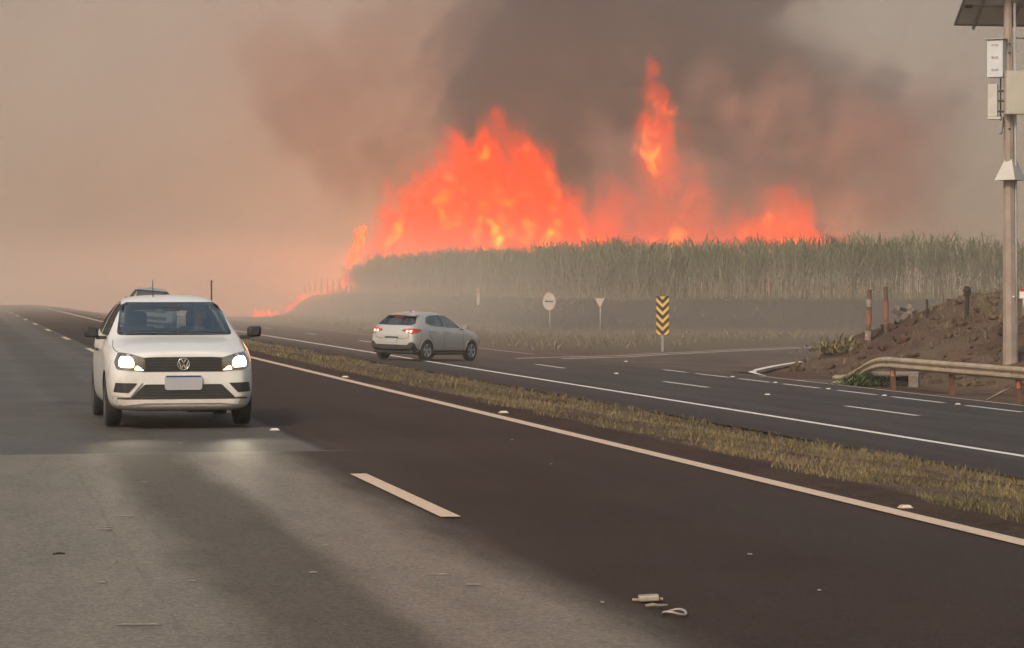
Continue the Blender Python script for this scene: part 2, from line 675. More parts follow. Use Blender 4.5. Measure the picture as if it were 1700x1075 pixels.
# ------------------------------------------------------------------ where a pixel's ray meets the ground
def on_ground(px, py, z0=12.0, z1=320.0):
    prev = None
    zc = z0
    while zc < z1:
        p = at_depth(px, py, zc)
        d = p.z - ground_z(p.x, p.y, False)
        if d <= 0:
            lo, hi = prev if prev else zc, zc
            for _ in range(24):
                mid = (lo + hi) / 2
                q = at_depth(px, py, mid)
                if q.z - ground_z(q.x, q.y, False) <= 0:
                    hi = mid
                else:
                    lo = mid
            p = at_depth(px, py, hi)
            p.z = ground_z(p.x, p.y, True)
            return p
        prev = zc
        zc *= 1.004
    return None


def blades_mesh(name, base, hgt, lean, width, seed, mat_ids, mats, segs=3, droop=0.6, parent=None):
    """arching leaf strips: base (n,3), hgt (n,), lean (n,2) horizontal reach, width (n,)"""
    rng = np.random.default_rng(seed)
    n = len(base)
    ts = np.linspace(0, 1, segs + 1)
    ang = np.arctan2(lean[:, 1], lean[:, 0]) + np.pi / 2 + rng.normal(0, 0.5, n)
    wx, wy = np.cos(ang), np.sin(ang)
    L, Rr = [], []
    for t in ts:
        w = width * (1 - 0.92 * t ** 1.6) * (0.55 + 0.45 * min(1, t * 4 + 0.3))
        px = base[:, 0] + lean[:, 0] * t ** 1.5
        py = base[:, 1] + lean[:, 1] * t ** 1.5
        pz = base[:, 2] + hgt * (t - droop * t ** 3 * 0.6)
        L.append(np.stack([px - wx * w, py - wy * w, pz], 1))
        Rr.append(np.stack([px + wx * w, py + wy * w, pz], 1))
    quads = []
    for k in range(segs):
        quads.append(np.stack([L[k], Rr[k], Rr[k + 1], L[k + 1]], 1))
    co = np.stack(quads, 1).reshape(-1, 4, 3)
    o = fast_mesh(name, co, 4, mats[0], parent)
    for m in mats[1:]:
        o.data.materials.append(m)
    o.data.polygons.foreach_set('material_index', np.repeat(mat_ids, segs).astype(np.int32))
    return o


def leaf_mat(name, a, b, rough=0.6, scale=0.6):
    t = NT(name)
    co = t.coords('Object')
    f = t.noise(co, scale, 4, 0.7)
    g = t.noise(co, scale * 9, 2, 0.6)
    c = t.mix(t.range(t.math('ADD', t.math('MULTIPLY', f, 0.5), t.math('MULTIPLY', g, 0.5)), 0.35, 0.65), a, b)
    return t.bsdf(c, rough, spec=0.25)


def gz_many(u, v, rough=True):
    return np.array([ground_z(float(a), float(b), rough) for a, b in zip(u, v)])


# ------------------------------------------------------------------ median grass
M_G1 = leaf_mat('green_grass', (0.060, 0.065, 0.022), (0.125, 0.120, 0.045))
M_G2 = leaf_mat('straw_grass', (0.20, 0.145, 0.070), (0.34, 0.25, 0.125))
M_G3 = leaf_mat('olive_grass', (0.115, 0.095, 0.038), (0.19, 0.155, 0.07))


def scatter_grass(name, n, v_lo, v_hi, u_lo, u_hi, h_lo, h_hi, w, seed, probs=(0.35, 0.3, 0.35)):
    rng = np.random.default_rng(seed)
    # denser close by: sample v with density falling with distance
    q = rng.random(n)
    v = 1.0 / (1.0 / v_lo + q * (1.0 / v_hi - 1.0 / v_lo))
    u = u_lo + (u_hi - u_lo) * rng.random(n)
    edge = np.array([0.22 * fbm(float(b), 3.3, 0.9, 4) for b in v])
    u = np.where(u < u_lo + 0.4, u + edge, u)
    clump = np.array([fbm(float(a) * 1.4, float(b) * 0.8, 0.9, 4) for a, b in zip(u, v)])
    keep = rng.random(n) < np.clip(0.52 + 1.5 * clump, 0.04, 1)
    keep &= (u > u_lo - 0.25)
    u, v, clump = u[keep], v[keep], clump[keep]
    z = gz_many(u, v)
    m = len(u)
    far = np.clip(v / 40.0, 0.7, 3.2)
    h = (h_lo + (h_hi - h_lo) * rng.random(m) ** 2) * (0.75 + 0.7 * np.clip(clump + 0.35, 0, 1))
    a = rng.random(m) * 2 * np.pi
    r = h * (0.25 + 0.8 * rng.random(m))
    lean = np.stack([np.cos(a) * r, np.sin(a) * r], 1)
    straw = np.clip(probs[1] + 0.55 * np.array([fbm(float(x) * 0.7 + 9, float(y) * 0.35, 0.7, 3) for x, y in zip(u, v)]), 0.05, 0.9)
    pick = rng.random(m)
    ids = np.where(pick < straw, 1, np.where(pick < straw + (1 - straw) * 0.55, 2, 0))
    o = blades_mesh(name, np.stack([u, v, z - 0.01], 1), h, lean, w * far * (0.6 + 0.8 * rng.random(m)), seed + 1, ids, [M_G1, M_G2, M_G3], 2, 0.5)
    o['kind'] = 'stuff'
    return o


grass = scatter_grass('median_grass', 115000, 13.0, 140.0, 7.15, 12.0, 0.035, 0.125, 0.0042, 11, (0.3, 0.5, 0.3))
tag(grass, 'dry yellow green grass growing along the median strip', 'grass')

# ------------------------------------------------------------------ sugarcane
M_C1 = leaf_mat('cane_green', (0.085, 0.110, 0.048), (0.150, 0.170, 0.085), 0.55, 0.35)
M_C2 = leaf_mat('cane_dry', (0.10, 0.078, 0.052), (0.20, 0.16, 0.11), 0.8, 0.35)
M_C3 = leaf_mat('cane_olive', (0.11, 0.115, 0.06), (0.175, 0.17, 0.10), 0.6, 0.35)
M_C4 = leaf_mat('cane_brown', (0.060, 0.042, 0.030), (0.12, 0.088, 0.06), 0.8, 0.35)


def cane_positions():
    rng = np.random.default_rng(21)
    pts = []
    # edge along the road (u = EDGE_U) and the edge facing the camera (depth = EDGE_Z)
    for band, dens in (((0.0, 1.2), 6.0), ((1.2, 4.0), 3.0), ((4.0, 24.0), 1.1)):
        n = int(240 * 190 * dens)
        u = 39.0 + 60 * rng.random(n // 4)
        v = 118 + 171 * rng.random(n // 4)
        zc = u * ST + v * CT
        fd = np.minimum(u - EDGE_U, zc - EDGE_Z) + 0.7 * np.sin(u * 0.9 + v * 0.35) * 0.5 + rng.normal(0, 0.22, len(u))
        k = (fd >= band[0]) & (fd < band[1]) & (v < 262 + rng.normal(0, 0.8, len(u)))
        xc = u * CT - v * ST
        px = CX + F_PX * xc / zc
        k &= (px < 1790)
        pts.append(np.stack([u[k], v[k], fd[k]], 1))
    return np.concatenate(pts)


cp = cane_positions()
rng = np.random.default_rng(5)
N = len(cp)
cz = gz_many(cp[:, 0], cp[:, 1], False)
top = 3.75 + 0.35 * rng.normal(0, 1, N) * 0.8 + np.array([0.55 * fbm(float(a), float(b), 0.12, 3) for a, b in zip(cp[:, 0], cp[:, 1])])
top *= 1 - 0.22 * np.clip((cp[:, 1] - 246) / 17, 0, 1) ** 2
front = np.clip(1 - cp[:, 2] / 2.5, 0, 1)
B, H, LN, W, ID = [], [], [], [], []
# stalks
a = rng.random(N) * 2 * np.pi
bend = (0.15 + 0.5 * rng.random(N) ** 2) * (1 + 1.3 * front * (rng.random(N) < 0.25))
B.append(np.stack([cp[:, 0], cp[:, 1], cz - 0.05], 1))
H.append(top * 0.82)
LN.append(np.stack([np.cos(a) * bend, np.sin(a) * bend], 1))
W.append(np.full(N, 0.028))
ID.append(np.where(rng.random(N) < 0.5, 1, 2))
# upper green leaves
for k in range(7):
    a = rng.random(N) * 2 * np.pi
    hb = top * (0.36 + 0.46 * rng.random(N))
    L = 0.5 + 0.75 * rng.random(N)
    B.append(np.stack([cp[:, 0] + 0.1 * np.cos(a), cp[:, 1] + 0.1 * np.sin(a), cz + hb], 1))
    hh = np.minimum((top - hb) * (0.75 + 0.5 * rng.random(N)) + 0.1, 1.7)
    H.append(hh)
    LN.append(np.stack([np.cos(a) * L * 0.75, np.sin(a) * L * 0.75], 1))
    W.append(0.022 + 0.018 * rng.random(N))
    p = rng.random(N)
    ID.append(np.where(p < 0.62, 0, np.where(p < 0.93, 2, 1)))
# hanging dry leaves on the outer rows
sel = np.where(cp[:, 2] < 3.0)[0]
for k in range(7):
    m = len(sel)
    a = rng.random(m) * 2 * np.pi
    hb = top[sel] * (0.12 + 0.62 * rng.random(m))
    L = 0.3 + 0.8 * rng.random(m)
    B.append(np.stack([cp[sel, 0], cp[sel, 1], cz[sel] + hb], 1))
    H.append(np.where(rng.random(m) < 0.6, -hb * (0.3 + 0.6 * rng.random(m)), hb * 0.35))
    LN.append(np.stack([np.cos(a) * L, np.sin(a) * L], 1))
    W.append(0.018 + 0.024 * rng.random(m))
    p = rng.random(m)
    ID.append(np.where(p < 0.42, 1, np.where(p < 0.85, 3, 2)))
cane = blades_mesh('sugarcane_field', np.concatenate(B), np.concatenate(H), np.concatenate(LN), np.concatenate(W), 31, np.concatenate(ID), [M_C1, M_C2, M_C3, M_C4], 3, 0.7)
cane['kind'] = 'stuff'
tag(cane, 'tall dense green sugarcane with dry lower leaves beyond the slip road', 'sugarcane')

# bent pale canes leaning out of the field's edge
M_STALK = leaf_mat('pale_cane_stalk', (0.22, 0.175, 0.12), (0.36, 0.29, 0.20), 0.7, 1.0)
rng2 = random.Random(9)
bmx = bmesh.new()
for k in range(95):
    px = rng2.uniform(760, 1690)
    t_ = rng2.random()
    zc = EDGE_Z - 0.4 + rng2.uniform(-0.6, 0.4)
    p = at_depth(px, 490, zc)
    if p.x < EDGE_U:
        p.x = EDGE_U - 0.2
        # slide along the road-side edge to keep the pixel column
        zc = (EDGE_U - 0.2) / (((px - CX) / F_PX) * CT + ST)
        p = at_depth(px, 490, zc)
    g = ground_z(p.x, p.y, False)
    ln = rng2.uniform(1.2, 3.2)
    dx = rng2.uniform(-1, 1) * 1.3
    cur = rng2.uniform(-0.6, 0.6)
    pts = []
    for i in range(5):
        q = i / 4
        pts.append((p.x + CT * (dx * q + cur * q * q) - 0.3 * q * ST, p.y - ST * (dx * q + cur * q * q) - 0.5 * q, g + ln * (q - 0.25 * q * q * abs(dx) / 1.3)))
    b_tube(bmx, pts, [0.022, 0.020, 0.018, 0.014, 0.008], 4, False)
bent = mesh_bm('leaning_cane_stalks', bmx, M_STALK)
bent['kind'] = 'stuff'
tag(bent, 'pale dry cane stalks leaning out along the lower edge of the field', 'cane stalks')

# dry grass at the foot of the field and on the red bank
def scatter_on(name, n, fn, h_lo, h_hi, w, seed, ids_p, mats):
    rng = np.random.default_rng(seed)
    pts = fn(rng, n)
    m = len(pts)
    z = gz_many(pts[:, 0], pts[:, 1], True)
    h = h_lo + (h_hi - h_lo) * rng.random(m) ** 2
    a = rng.random(m) * 2 * np.pi
    r = h * (0.3 + 0.8 * rng.random(m))
    ids = np.searchsorted(np.cumsum(ids_p), rng.random(m)).clip(0, len(mats) - 1)
    o = blades_mesh(name, np.stack([pts[:, 0], pts[:, 1], z - 0.02], 1), h, np.stack([np.cos(a) * r, np.sin(a) * r], 1), w * (0.5 + rng.random(m)), seed + 1, ids, mats, 2, 0.5)
    o['kind'] = 'stuff'
    return o


def bank_pts(rng, n):
    u = 23.6 + 15 * rng.random(n)
    v = 44 + 52 * rng.random(n)
    bf = np.array([bank_f(float(a), float(b)) for a, b in zip(u, v)])
    nz = np.array([fbm(float(a) + 5, float(b), 0.35, 4) for a, b in zip(u, v)])
    k = (rng.random(n) < np.clip(0.16 + 0.85 * (bf - 0.40) + 0.9 * nz, 0.04, 0.95)) & (bf > 0.01)
    return np.stack([u[k], v[k]], 1)


bg = scatter_on('bank_grass', 48000, bank_pts, 0.06, 0.42, 0.011, 41, (0.45, 0.25, 0.3), [M_G2, M_C4, M_G3])
tag(bg, 'sparse dry straw and weeds on the red earth bank', 'weeds')


def verge_pts(rng, n):
    u = 23 + 50 * rng.random(n)
    v = 78 + 210 * rng.random(n)
    ok = np.array([not under_road(float(a), float(b)) for a, b in zip(u, v)])
    fd = np.array([field_d(float(a), float(b)) for a, b in zip(u, v)])
    k = ok & (fd < 0.6) & ((rng.random(n) < 0.45) | (fd > -2.2))
    return np.stack([u[k], v[k]], 1)


vg = scatter_on('verge_grass', 52000, verge_pts, 0.10, 0.5, 0.022, 43, (0.4, 0.25, 0.35), [M_G2, M_C4, M_G3])
tag(vg, 'low dull grass on the verge and slope below the cane', 'grass')

def foot_pts(rng, n):
    u = 36 + 50 * rng.random(n)
    v = 110 + 155 * rng.random(n)
    fd = np.array([field_d(float(a), float(b)) for a, b in zip(u, v)])
    k = (fd > -1.6) & (fd < 0.5)
    return np.stack([u[k], v[k]], 1)


fg_ = scatter_on('foot_weeds', 60000, foot_pts, 0.15, 1.1, 0.020, 45, (0.35, 0.4, 0.25), [M_G2, M_C4, M_G3])
tag(fg_, 'ragged dry weeds along the foot of the cane field', 'weeds')

# soil clods tumbled on the bank
rng3 = random.Random(3)
bmx = bmesh.new()
for k in range(650):
    u, v = rng3.uniform(24.2, 33), rng3.uniform(46, 84)
    bf = bank_f(u, v)
    if bf < 0.005 or bf > 0.97:
        continue
    s = 0.04 + 0.20 * rng3.random() ** 3
    r = bmesh.ops.create_icosphere(bmx, subdivisions=1, radius=s)
    c0 = Vector((u, v, ground_z(u, v) + s * 0.25))
    sx, sz = rng3.uniform(0.7, 1.5), rng3.uniform(0.5, 0.9)
    for w_ in r['verts']:
        q = w_.co * rng3.uniform(0.75, 1.25)
        w_.co = Vector((q.x * sx, q.y, q.z * sz)) + c0
clods = mesh_bm('soil_clods', bmx, M_SOIL)
clods['kind'] = 'stuff'
tag(clods, 'loose red soil clods scattered over the earth bank', 'soil clods')


# small green shrub by the rail's end
def shrub(name, px, py, w, h, n, mats, seed, label):
    p = on_ground(px, py)
    rng = np.random.default_rng(seed)
    o = empty(name, p)
    b = rng.normal(0, 1, (n, 3)) * np.array([w * 0.33, w * 0.25, 0]) + np.array([0, 0, 0.02])
    hh = h * (0.4 + 0.6 * rng.random(n)) * np.clip(1.2 - np.abs(b[:, 0]) / w, 0.2, 1)
    b[:, 2] = hh * rng.random(n) * 0.7
    a = rng.random(n) * 2 * np.pi
    r = 0.08 + 0.16 * rng.random(n)
    blades_mesh('foliage', b, hh * 0.5, np.stack([np.cos(a) * r, np.sin(a) * r], 1), 0.018 + 0.02 * rng.random(n), seed, rng.integers(0, len(mats), n), mats, 2, 0.5, o)
    bs = bmesh.new()
    for k in range(7):
        x = rng.normal(0, w * 0.2)
        b_tube(bs, [(x * 0.4, 0, -0.05), (x, rng.normal(0, 0.1), h * 0.6)], [0.012, 0.006], 5)
    mesh_bm('stem', bs, M_C4, o)
    return tag(o, label, 'shrub')


M_SH = leaf_mat('shrub_leaf', (0.035, 0.070, 0.022), (0.07, 0.12, 0.04), 0.6, 3.0)
shrub('low_shrub', 1432, 640, 1.1, 0.42, 420, [M_SH, M_SH, M_G1], 61, 'low dark green shrub under the guardrail near its turned-down end')
shrub('low_shrub', 1394, 584, 1.6, 0.65, 500, [M_G3, M_G1, M_G2], 62, 'straggly olive bush at the left tip of the red bank')

# ------------------------------------------------------------------ roadside furniture
M_GALV = worn('dusty_galvanised_steel', (0.50, 0.40, 0.29), 0.55, 0.25, 0.3, 3.0, 0.1, 30, dirt=(0.20, 0.12, 0.075), dirt_amt=0.7)
M_RUST = worn('rust_brown_steel', (0.16, 0.075, 0.045), 0.8, 0.0, 0.4, 5.0, 0.2, 40)
M_REFL = worn('orange_reflector', (0.62, 0.20, 0.06), 0.4, 0, 0.2, 20.0)
M_WOOD = worn('weathered_wood', (0.15, 0.10, 0.075), 0.9, 0, 0.45, 6.0, 0.4, 25)
M_CHAR = worn('charred_wood', (0.035, 0.028, 0.026), 0.9, 0, 0.5, 6.0, 0.4, 25)
M_CONC = worn('pale_concrete', (0.42, 0.37, 0.32), 0.9, 0, 0.3, 3.0, 0.3, 25, dirt=(0.2, 0.13, 0.09), dirt_amt=0.6)
M_CAVITY_SHADE = worn('painted_cavity_shade', (0.015, 0.012, 0.011), 0.9)
M_WHITE = worn('white_sign_paint', (0.82, 0.80, 0.76), 0.5, 0, 0.1, 3.0)
M_RED = worn('red_sign_paint', (0.45, 0.05, 0.035), 0.5, 0, 0.15, 3.0)
M_BLACK = worn('black_paint', (0.03, 0.026, 0.024), 0.6, 0, 0.2, 3.0)
M_YELLOW = worn('yellow_sign_paint', (0.74, 0.48, 0.10), 0.5, 0, 0.12, 3.0)
M_STEEL = worn('grey_steel', (0.35, 0.34, 0.33), 0.5, 0.5, 0.2, 6.0)

# ---- guardrail
RAIL_U = 23.05
gr = empty('guardrail', (RAIL_U, 61.0, ground_z(RAIL_U, 61.0, False)))


def rail_pt(v):
    """(u offset, centre height) of the beam along the road"""
    t = sm(v, 60.6, 65.6)
    return 0.0 + 0.25 * t, 0.66 - 0.62 * t ** 1.5


prof = [(0.0, -0.155), (0.012, -0.15), (-0.07, -0.095), (-0.07, -0.055), (0.0, -0.012), (0.0, 0.012), (-0.07, 0.055), (-0.07, 0.095), (0.012, 0.15), (0.0, 0.155)]
rails = [(28.0, 32.0), (32.0, 36.0), (36.0, 40.0), (40.0, 44.0), (44.0, 48.0), (48.0, 52.0), (52.0, 56.0), (56.0, 60.0), (60.0, 65.8)]
for a, b in rails:
    bm = bmesh.new()
    rows = []
    ns = 2 if b <= 60 else 12
    for side in (0, 1):
        for i in range(ns + 1):
            v = a + (b - a + (0.12 if b <= 60 else 0)) * i / ns
            du, h = rail_pt(v)
            th = 0.004 if side else 0.0
            lap = 0.006 * ((int(a) // 4) % 2)
            rows.append([bm.verts.new((du + x + th + lap, v - 61.0, h + z + ground_z(RAIL_U, v, False) - ground_z(RAIL_U, 61, False))) for x, z in prof])
    for side in (0, 1):
        for i in range(ns):
            r0, r1 = rows[side * (ns + 1) + i], rows[side * (ns + 1) + i + 1]
            for k in range(len(prof) - 1):
                f = (r0[k], r0[k + 1], r1[k + 1], r1[k])
                bm.faces.new(f if side else tuple(reversed(f)))
    mesh_bm('rail_beam', bm, M_GALV, gr)
for k, v in enumerate((33, 37, 41, 45, 49, 53.2, 57.1, 61.0, 63.4)):
    du, h = rail_pt(v)
    top_ = h + 0.10
    zb = ground_z(RAIL_U, v, False) - ground_z(RAIL_U, 61, False)
    bm = bmesh.new()
    b_box(bm, (du + 0.14, v - 61, zb + top_ / 2 - 0.15), (0.014, 0.12, top_ + 0.3))
    b_box(bm, (du + 0.14 - 0.05, v - 61 - 0.053, zb + top_ / 2 - 0.15), (0.09, 0.012, top_ + 0.3))
    b_box(bm, (du + 0.14 - 0.05, v - 61 + 0.053, zb + top_ / 2 - 0.15), (0.09, 0.012, top_ + 0.3))
    post = mesh_bm('post', bm, M_RUST, gr)
    if v in (53.2, 61.0, 45):
        box('reflector', (du + 0.06, v - 61 - 0.075, zb + 0.40), (0.085, 0.012, 0.16), M_REFL, post, 0.004)
    box('bolt', (du - 0.074, v - 61, zb + h), (0.02, 0.04, 0.04), M_RUST, gr, 0.006)
tag(gr, 'long dusty steel guardrail on rusty posts below the red bank', 'guardrail')

# ---- drain headwall under the rail
p = on_ground(1512, 641)
dr = empty('drain_headwall', (24.0, p.y, ground_z(24.0, p.y, False)), R(62))
box('side_block', (-0.05, -0.62, 0.10), (0.34, 0.26, 0.42), worn('dirty_concrete', (0.24, 0.20, 0.17), 0.9, 0, 0.3, 5.0, 0.3, 25, dirt=(0.12, 0.07, 0.05), dirt_amt=0.7), dr, 0.02)
box('side_block', (-0.05, 0.62, 0.10), (0.34, 0.26, 0.42), worn('dirty_concrete', (0.24, 0.20, 0.17), 0.9, 0, 0.3, 5.0, 0.3, 25, dirt=(0.12, 0.07, 0.05), dirt_amt=0.7), dr, 0.02)
box('lintel', (0.02, 0, 0.34), (0.36, 1.5, 0.10), worn('dirty_concrete', (0.24, 0.20, 0.17), 0.9, 0, 0.3, 5.0, 0.3, 25, dirt=(0.12, 0.07, 0.05), dirt_amt=0.7), dr, 0.02)
box('opening', (0.10, 0, 0.06), (0.10, 0.98, 0.40), M_CAVITY_SHADE, dr)  # solid near-black block; the shade inside the drain mouth is put into its colour
tag(dr, 'small concrete drain headwall with dark opening under the guardrail', 'drain')

# ---- stick leaning at the reflector post
p = on_ground(1638, 663)
st = tube('leaning_stick', [p + Vector((0, 0, -0.02)), p + Vector((0.16, -0.45, 0.19)), p + Vector((0.33, -0.86, 0.36))], [0.022, 0.020, 0.014], worn('bare_stick', (0.42, 0.32, 0.23), 0.9), None, 6)
tag(st, 'pale bare stick leaning against a guardrail post', 'stick')

# ---- chevron marker
def sign_post(name, px, py, zc=None):
    p = on_ground(px, py)
    return empty(name, p, -YAW)


cs = sign_post('chevron_sign', 1100, 584)
zc_ = depth_of(cs.location.x, cs.location.y)
k_ = zc_ / F_PX
pw, ph = 21.5 * k_, 65 * k_
zb = CAM_H - (556 - HORIZON) * k_ - cs.location.z
box('post', (0, 0.05, (zb + ph * 0.7) / 2 - 0.15), (0.09, 0.07, zb + ph * 0.7 + 0.3), M_STEEL, cs, 0.006)
bm = bmesh.new()
b_box(bm, (0, 0, zb + ph / 2), (pw, 0.02, ph), None, 0.004)
plate = mesh_bm('plate', bm, M_BLACK, cs)
nch = 6
pitch = ph / 5.0
for k in range(-1, 6):
    # V-shaped stripe, clipped to the plate
    h0 = zb + ph - pitch * (k + 0.20)
    th, dv = pitch * 0.46, pw * 0.50
    for s in (-1, 1):
        P4 = [(0, h0 - dv), (s * pw / 2 * 0.985, h0), (s * pw / 2 * 0.985, h0 - th), (0, h0 - dv - th)]
        lo, hi = zb + 0.012, zb + ph - 0.012
        # clip polygon to [lo, hi]
        def clip(poly, lim, keep_above):
            out = []
            for i in range(len(poly)):
                a, b = poly[i], poly[(i + 1) % len(poly)]
                ia = (a[1] >= lim) if keep_above else (a[1] <= lim)
                ib = (b[1] >= lim) if keep_above else (b[1] <= lim)
                if ia:
                    out.append(a)
                if ia != ib:
                    t = (lim - a[1]) / (b[1] - a[1])
                    out.append((a[0] + (b[0] - a[0]) * t, lim))
            return out
        q = clip(clip(P4, lo, True), hi, False) if True else P4
        if len(q) >= 3:
            V_ = [(x, -0.0125, z) for x, z in q]
            if s > 0:
                V_.reverse()
            mesh_np('chevron_stripe', V_, [tuple(range(len(V_)))], M_YELLOW, cs)
tag(cs, 'upright yellow and black chevron marker at the slip road gore', 'road sign')

# ---- round one-way sign
rs = sign_post('round_sign', 912, 557)
rs.rotation_euler.z = -YAW - R(44)
zc_ = depth_of(rs.location.x, rs.location.y)
k_ = zc_ / F_PX
hc = CAM_H - (500 - HORIZON) * k_ - rs.location.z
rad = 15.6 * k_
tube('post', [(0, 0.05, -0.3), (0, 0.05, hc + rad * 0.6)], 0.045, M_STEEL, rs, 10)
bm = bmesh.new()
b_lathe(bm, [(0.001, -0.012), (rad, -0.012), (rad, 0.010), (0.001, 0.010)], 36, 'Y', (0, 0, hc))
mesh_bm('rim', bm, worn('faded_sign_red', (0.38, 0.17, 0.14), 0.6), rs)
bm = bmesh.new()
b_lathe(bm, [(0.001, -0.017), (rad * 0.90, -0.017), (rad * 0.90, -0.010)], 36, 'Y', (0, 0, hc))
mesh_bm('face', bm, worn('dull_sign_white', (0.50, 0.46, 0.42), 0.6), rs)
A = [(-0.62, 0), (-0.30, 0.20), (-0.36, 0.075), (0.60, 0.075), (0.60, -0.075), (-0.36, -0.075), (-0.30, -0.20)]
mesh_np('arrow', [(x * rad, -0.021, hc + z * rad) for x, z in A], [tuple(range(len(A)))], M_BLACK, rs)
tag(rs, 'round white sign with a black left arrow and red rim', 'road sign')

# ---- give-way triangle
ts = sign_post('triangle_sign', 996, 549)
ts.rotation_euler.z = -YAW - R(30)
zc_ = depth_of(ts.location.x, ts.location.y)
k_ = zc_ / F_PX
hc = CAM_H - (500 - HORIZON) * k_ - ts.location.z
tube('post', [(0, 0.05, -0.3), (0, 0.05, hc + 0.2)], 0.04, M_STEEL, ts, 10)


def tri(r, y0, y1):
    bm = bmesh.new()
    a = [bm.verts.new((math.sin(t) * r, y0, hc - math.cos(t) * r)) for t in (0, 2.094, 4.189)]
    b = [bm.verts.new((math.sin(t) * r, y1, hc - math.cos(t) * r)) for t in (0, 2.094, 4.189)]
    bm.faces.new(a)
    bm.faces.new(list(reversed(b)))
    for i in range(3):
        bm.faces.new((a[i], b[i], b[(i + 1) % 3], a[(i + 1) % 3]))
    bmesh.ops.recalc_face_normals(bm, faces=bm.faces[:])
    return bm


mesh_bm('rim', tri(11.6 * k_, -0.010, 0.010), worn('faded_sign_red', (0.38, 0.17, 0.14), 0.6), ts)
mesh_bm('face', tri(9.4 * k_, -0.016, -0.004), worn('dull_sign_white', (0.50, 0.46, 0.42), 0.6), ts)
tag(ts, 'small inverted white triangle give-way sign with faint red rim', 'road sign')

# ---- white marker post far along the cane
p = on_ground(794, 506)
mp = empty('marker_post', p, -YAW)
box('post', (0, 0, 0.55), (0.20, 0.08, 1.3), worn('dull_white_paint', (0.55, 0.48, 0.42), 0.7), mp, 0.02)
box('band', (0, -0.043, 0.95), (0.19, 0.01, 0.12), M_RED, mp)
tag(mp, 'faint pale marker post in the smoke below the cane', 'post')

# ---- thin post on the median behind the white car
p = at_depth(351, 560, 100)
tp = empty('slender_post', (p.x, p.y, ground_z(p.x, p.y)))
hh = CAM_H + (474 - 467) * 100 / F_PX - tp.location.z
tube('shaft', [(0, 0, -0.2), (0, 0, hh)], [0.036, 0.030], M_CHAR, tp, 8)
box('cap', (0, 0, hh + 0.02), (0.075, 0.075, 0.05), M_CHAR, tp, 0.01)
tag(tp, 'slender dark post on the median rising behind the white car', 'post')

# ---- fence posts in front of the creeping fire
for k, px in enumerate((506.5, 515.6, 524, 534.4, 544, 553.5, 564, 574)):
    q = at_depth(px, 489, 276 - 0.7 * k)
    g = ground_z(q.x, q.y)
    fp = empty('fence_post', (q.x, q.y, g), random.uniform(0, 1))
    hgt = 1.58 + 0.12 * random.uniform(-1, 1)
    tube('shaft', [(0, 0, -0.3), (0.02 * random.uniform(-1, 1), 0, hgt * 0.6), (0.05 * random.uniform(-1, 1), 0.03, hgt)], [0.10, 0.095, 0.085], M_CHAR, fp, 7)
    tube('wire_staple', [(-0.1, -0.08, hgt * 0.8), (0.1, -0.08, hgt * 0.8)], 0.012, M_STEEL, fp, 5)
    ordn = ['leftmost', 'second from the left', 'third from the left', 'fourth from the left', 'fifth from the left', 'third from the right', 'second from the right', 'rightmost'][k]
    tag(fp, f'thin dark fence post in front of the ground fire, {ordn} of eight', 'fence post', 'fence posts before the ground fire')

# ---- old posts on the bank
def old_post(px, py, hpx, rad, mat, label, lean=0.0, kind='post', head=None, band=None):
    p = on_ground(px, py)
    k = depth_of(p.x, p.y) / F_PX
    o = empty('fence_post', p, -YAW)
    h = hpx * k
    n = 5
    pts = [(lean * (i / n) * h + 0.012 * math.sin(i * 2.1), 0.01 * math.cos(i * 1.7), -0.3 + (h + 0.3) * i / n) for i in range(n + 1)]
    tube('shaft', pts, [rad * (1.1 - 0.2 * i / n + 0.06 * math.sin(i * 3)) for i in range(n + 1)], mat, o, 8, False)
    if head:
        bm = bmesh.new()
        b_lathe(bm, [(0.001, h - 0.30), (rad * 1.5, h - 0.24), (rad * 1.75, h - 0.08), (rad * 1.2, h + 0.02), (0.001, h + 0.05)], 9, 'Z', (lean * h, 0, 0))
        mesh_bm('head', bm, head, o)
    if band:
        for z0, z1, m in band:
            bm = bmesh.new()
            b_lathe(bm, [(rad * 1.16, z0 * h), (rad * 1.16, z1 * h)], 8, 'Z', (lean * h * (z0 + z1) / 2, 0, 0))
            mesh_bm('paint_band', bm, m, o)
    return tag(o, label, 'fence post', 'old posts on the red bank')


M_PALEW = worn('flaking_white_paint', (0.42, 0.33, 0.28), 0.9, 0, 0.5, 8.0, 0.3, 30, dirt=(0.12, 0.06, 0.045), dirt_amt=0.8)
M_PINK = worn('faded_red_paint', (0.28, 0.12, 0.09), 0.9, 0, 0.4, 8.0)
old_post(1441, 563, 88, 0.085, M_WOOD, 'leaning wooden post with flaking white and red paint on the bank', 0.03, band=[(0.05, 0.22, M_PALEW), (0.35, 0.62, M_PINK), (0.68, 0.82, M_PALEW)])
old_post(1472, 552, 78, 0.075, M_WOOD, 'faded pinkish wooden post second from the left on the bank', -0.02, band=[(0.2, 0.7, M_PINK)])
old_post(1539, 531, 32, 0.04, M_CHAR, 'thin short dark stake between the wooden posts on the bank')
old_post(1605, 533, 60, 0.07, M_CHAR, 'dark post with a charred thick head left of the steel pole', 0.01, head=M_CHAR)

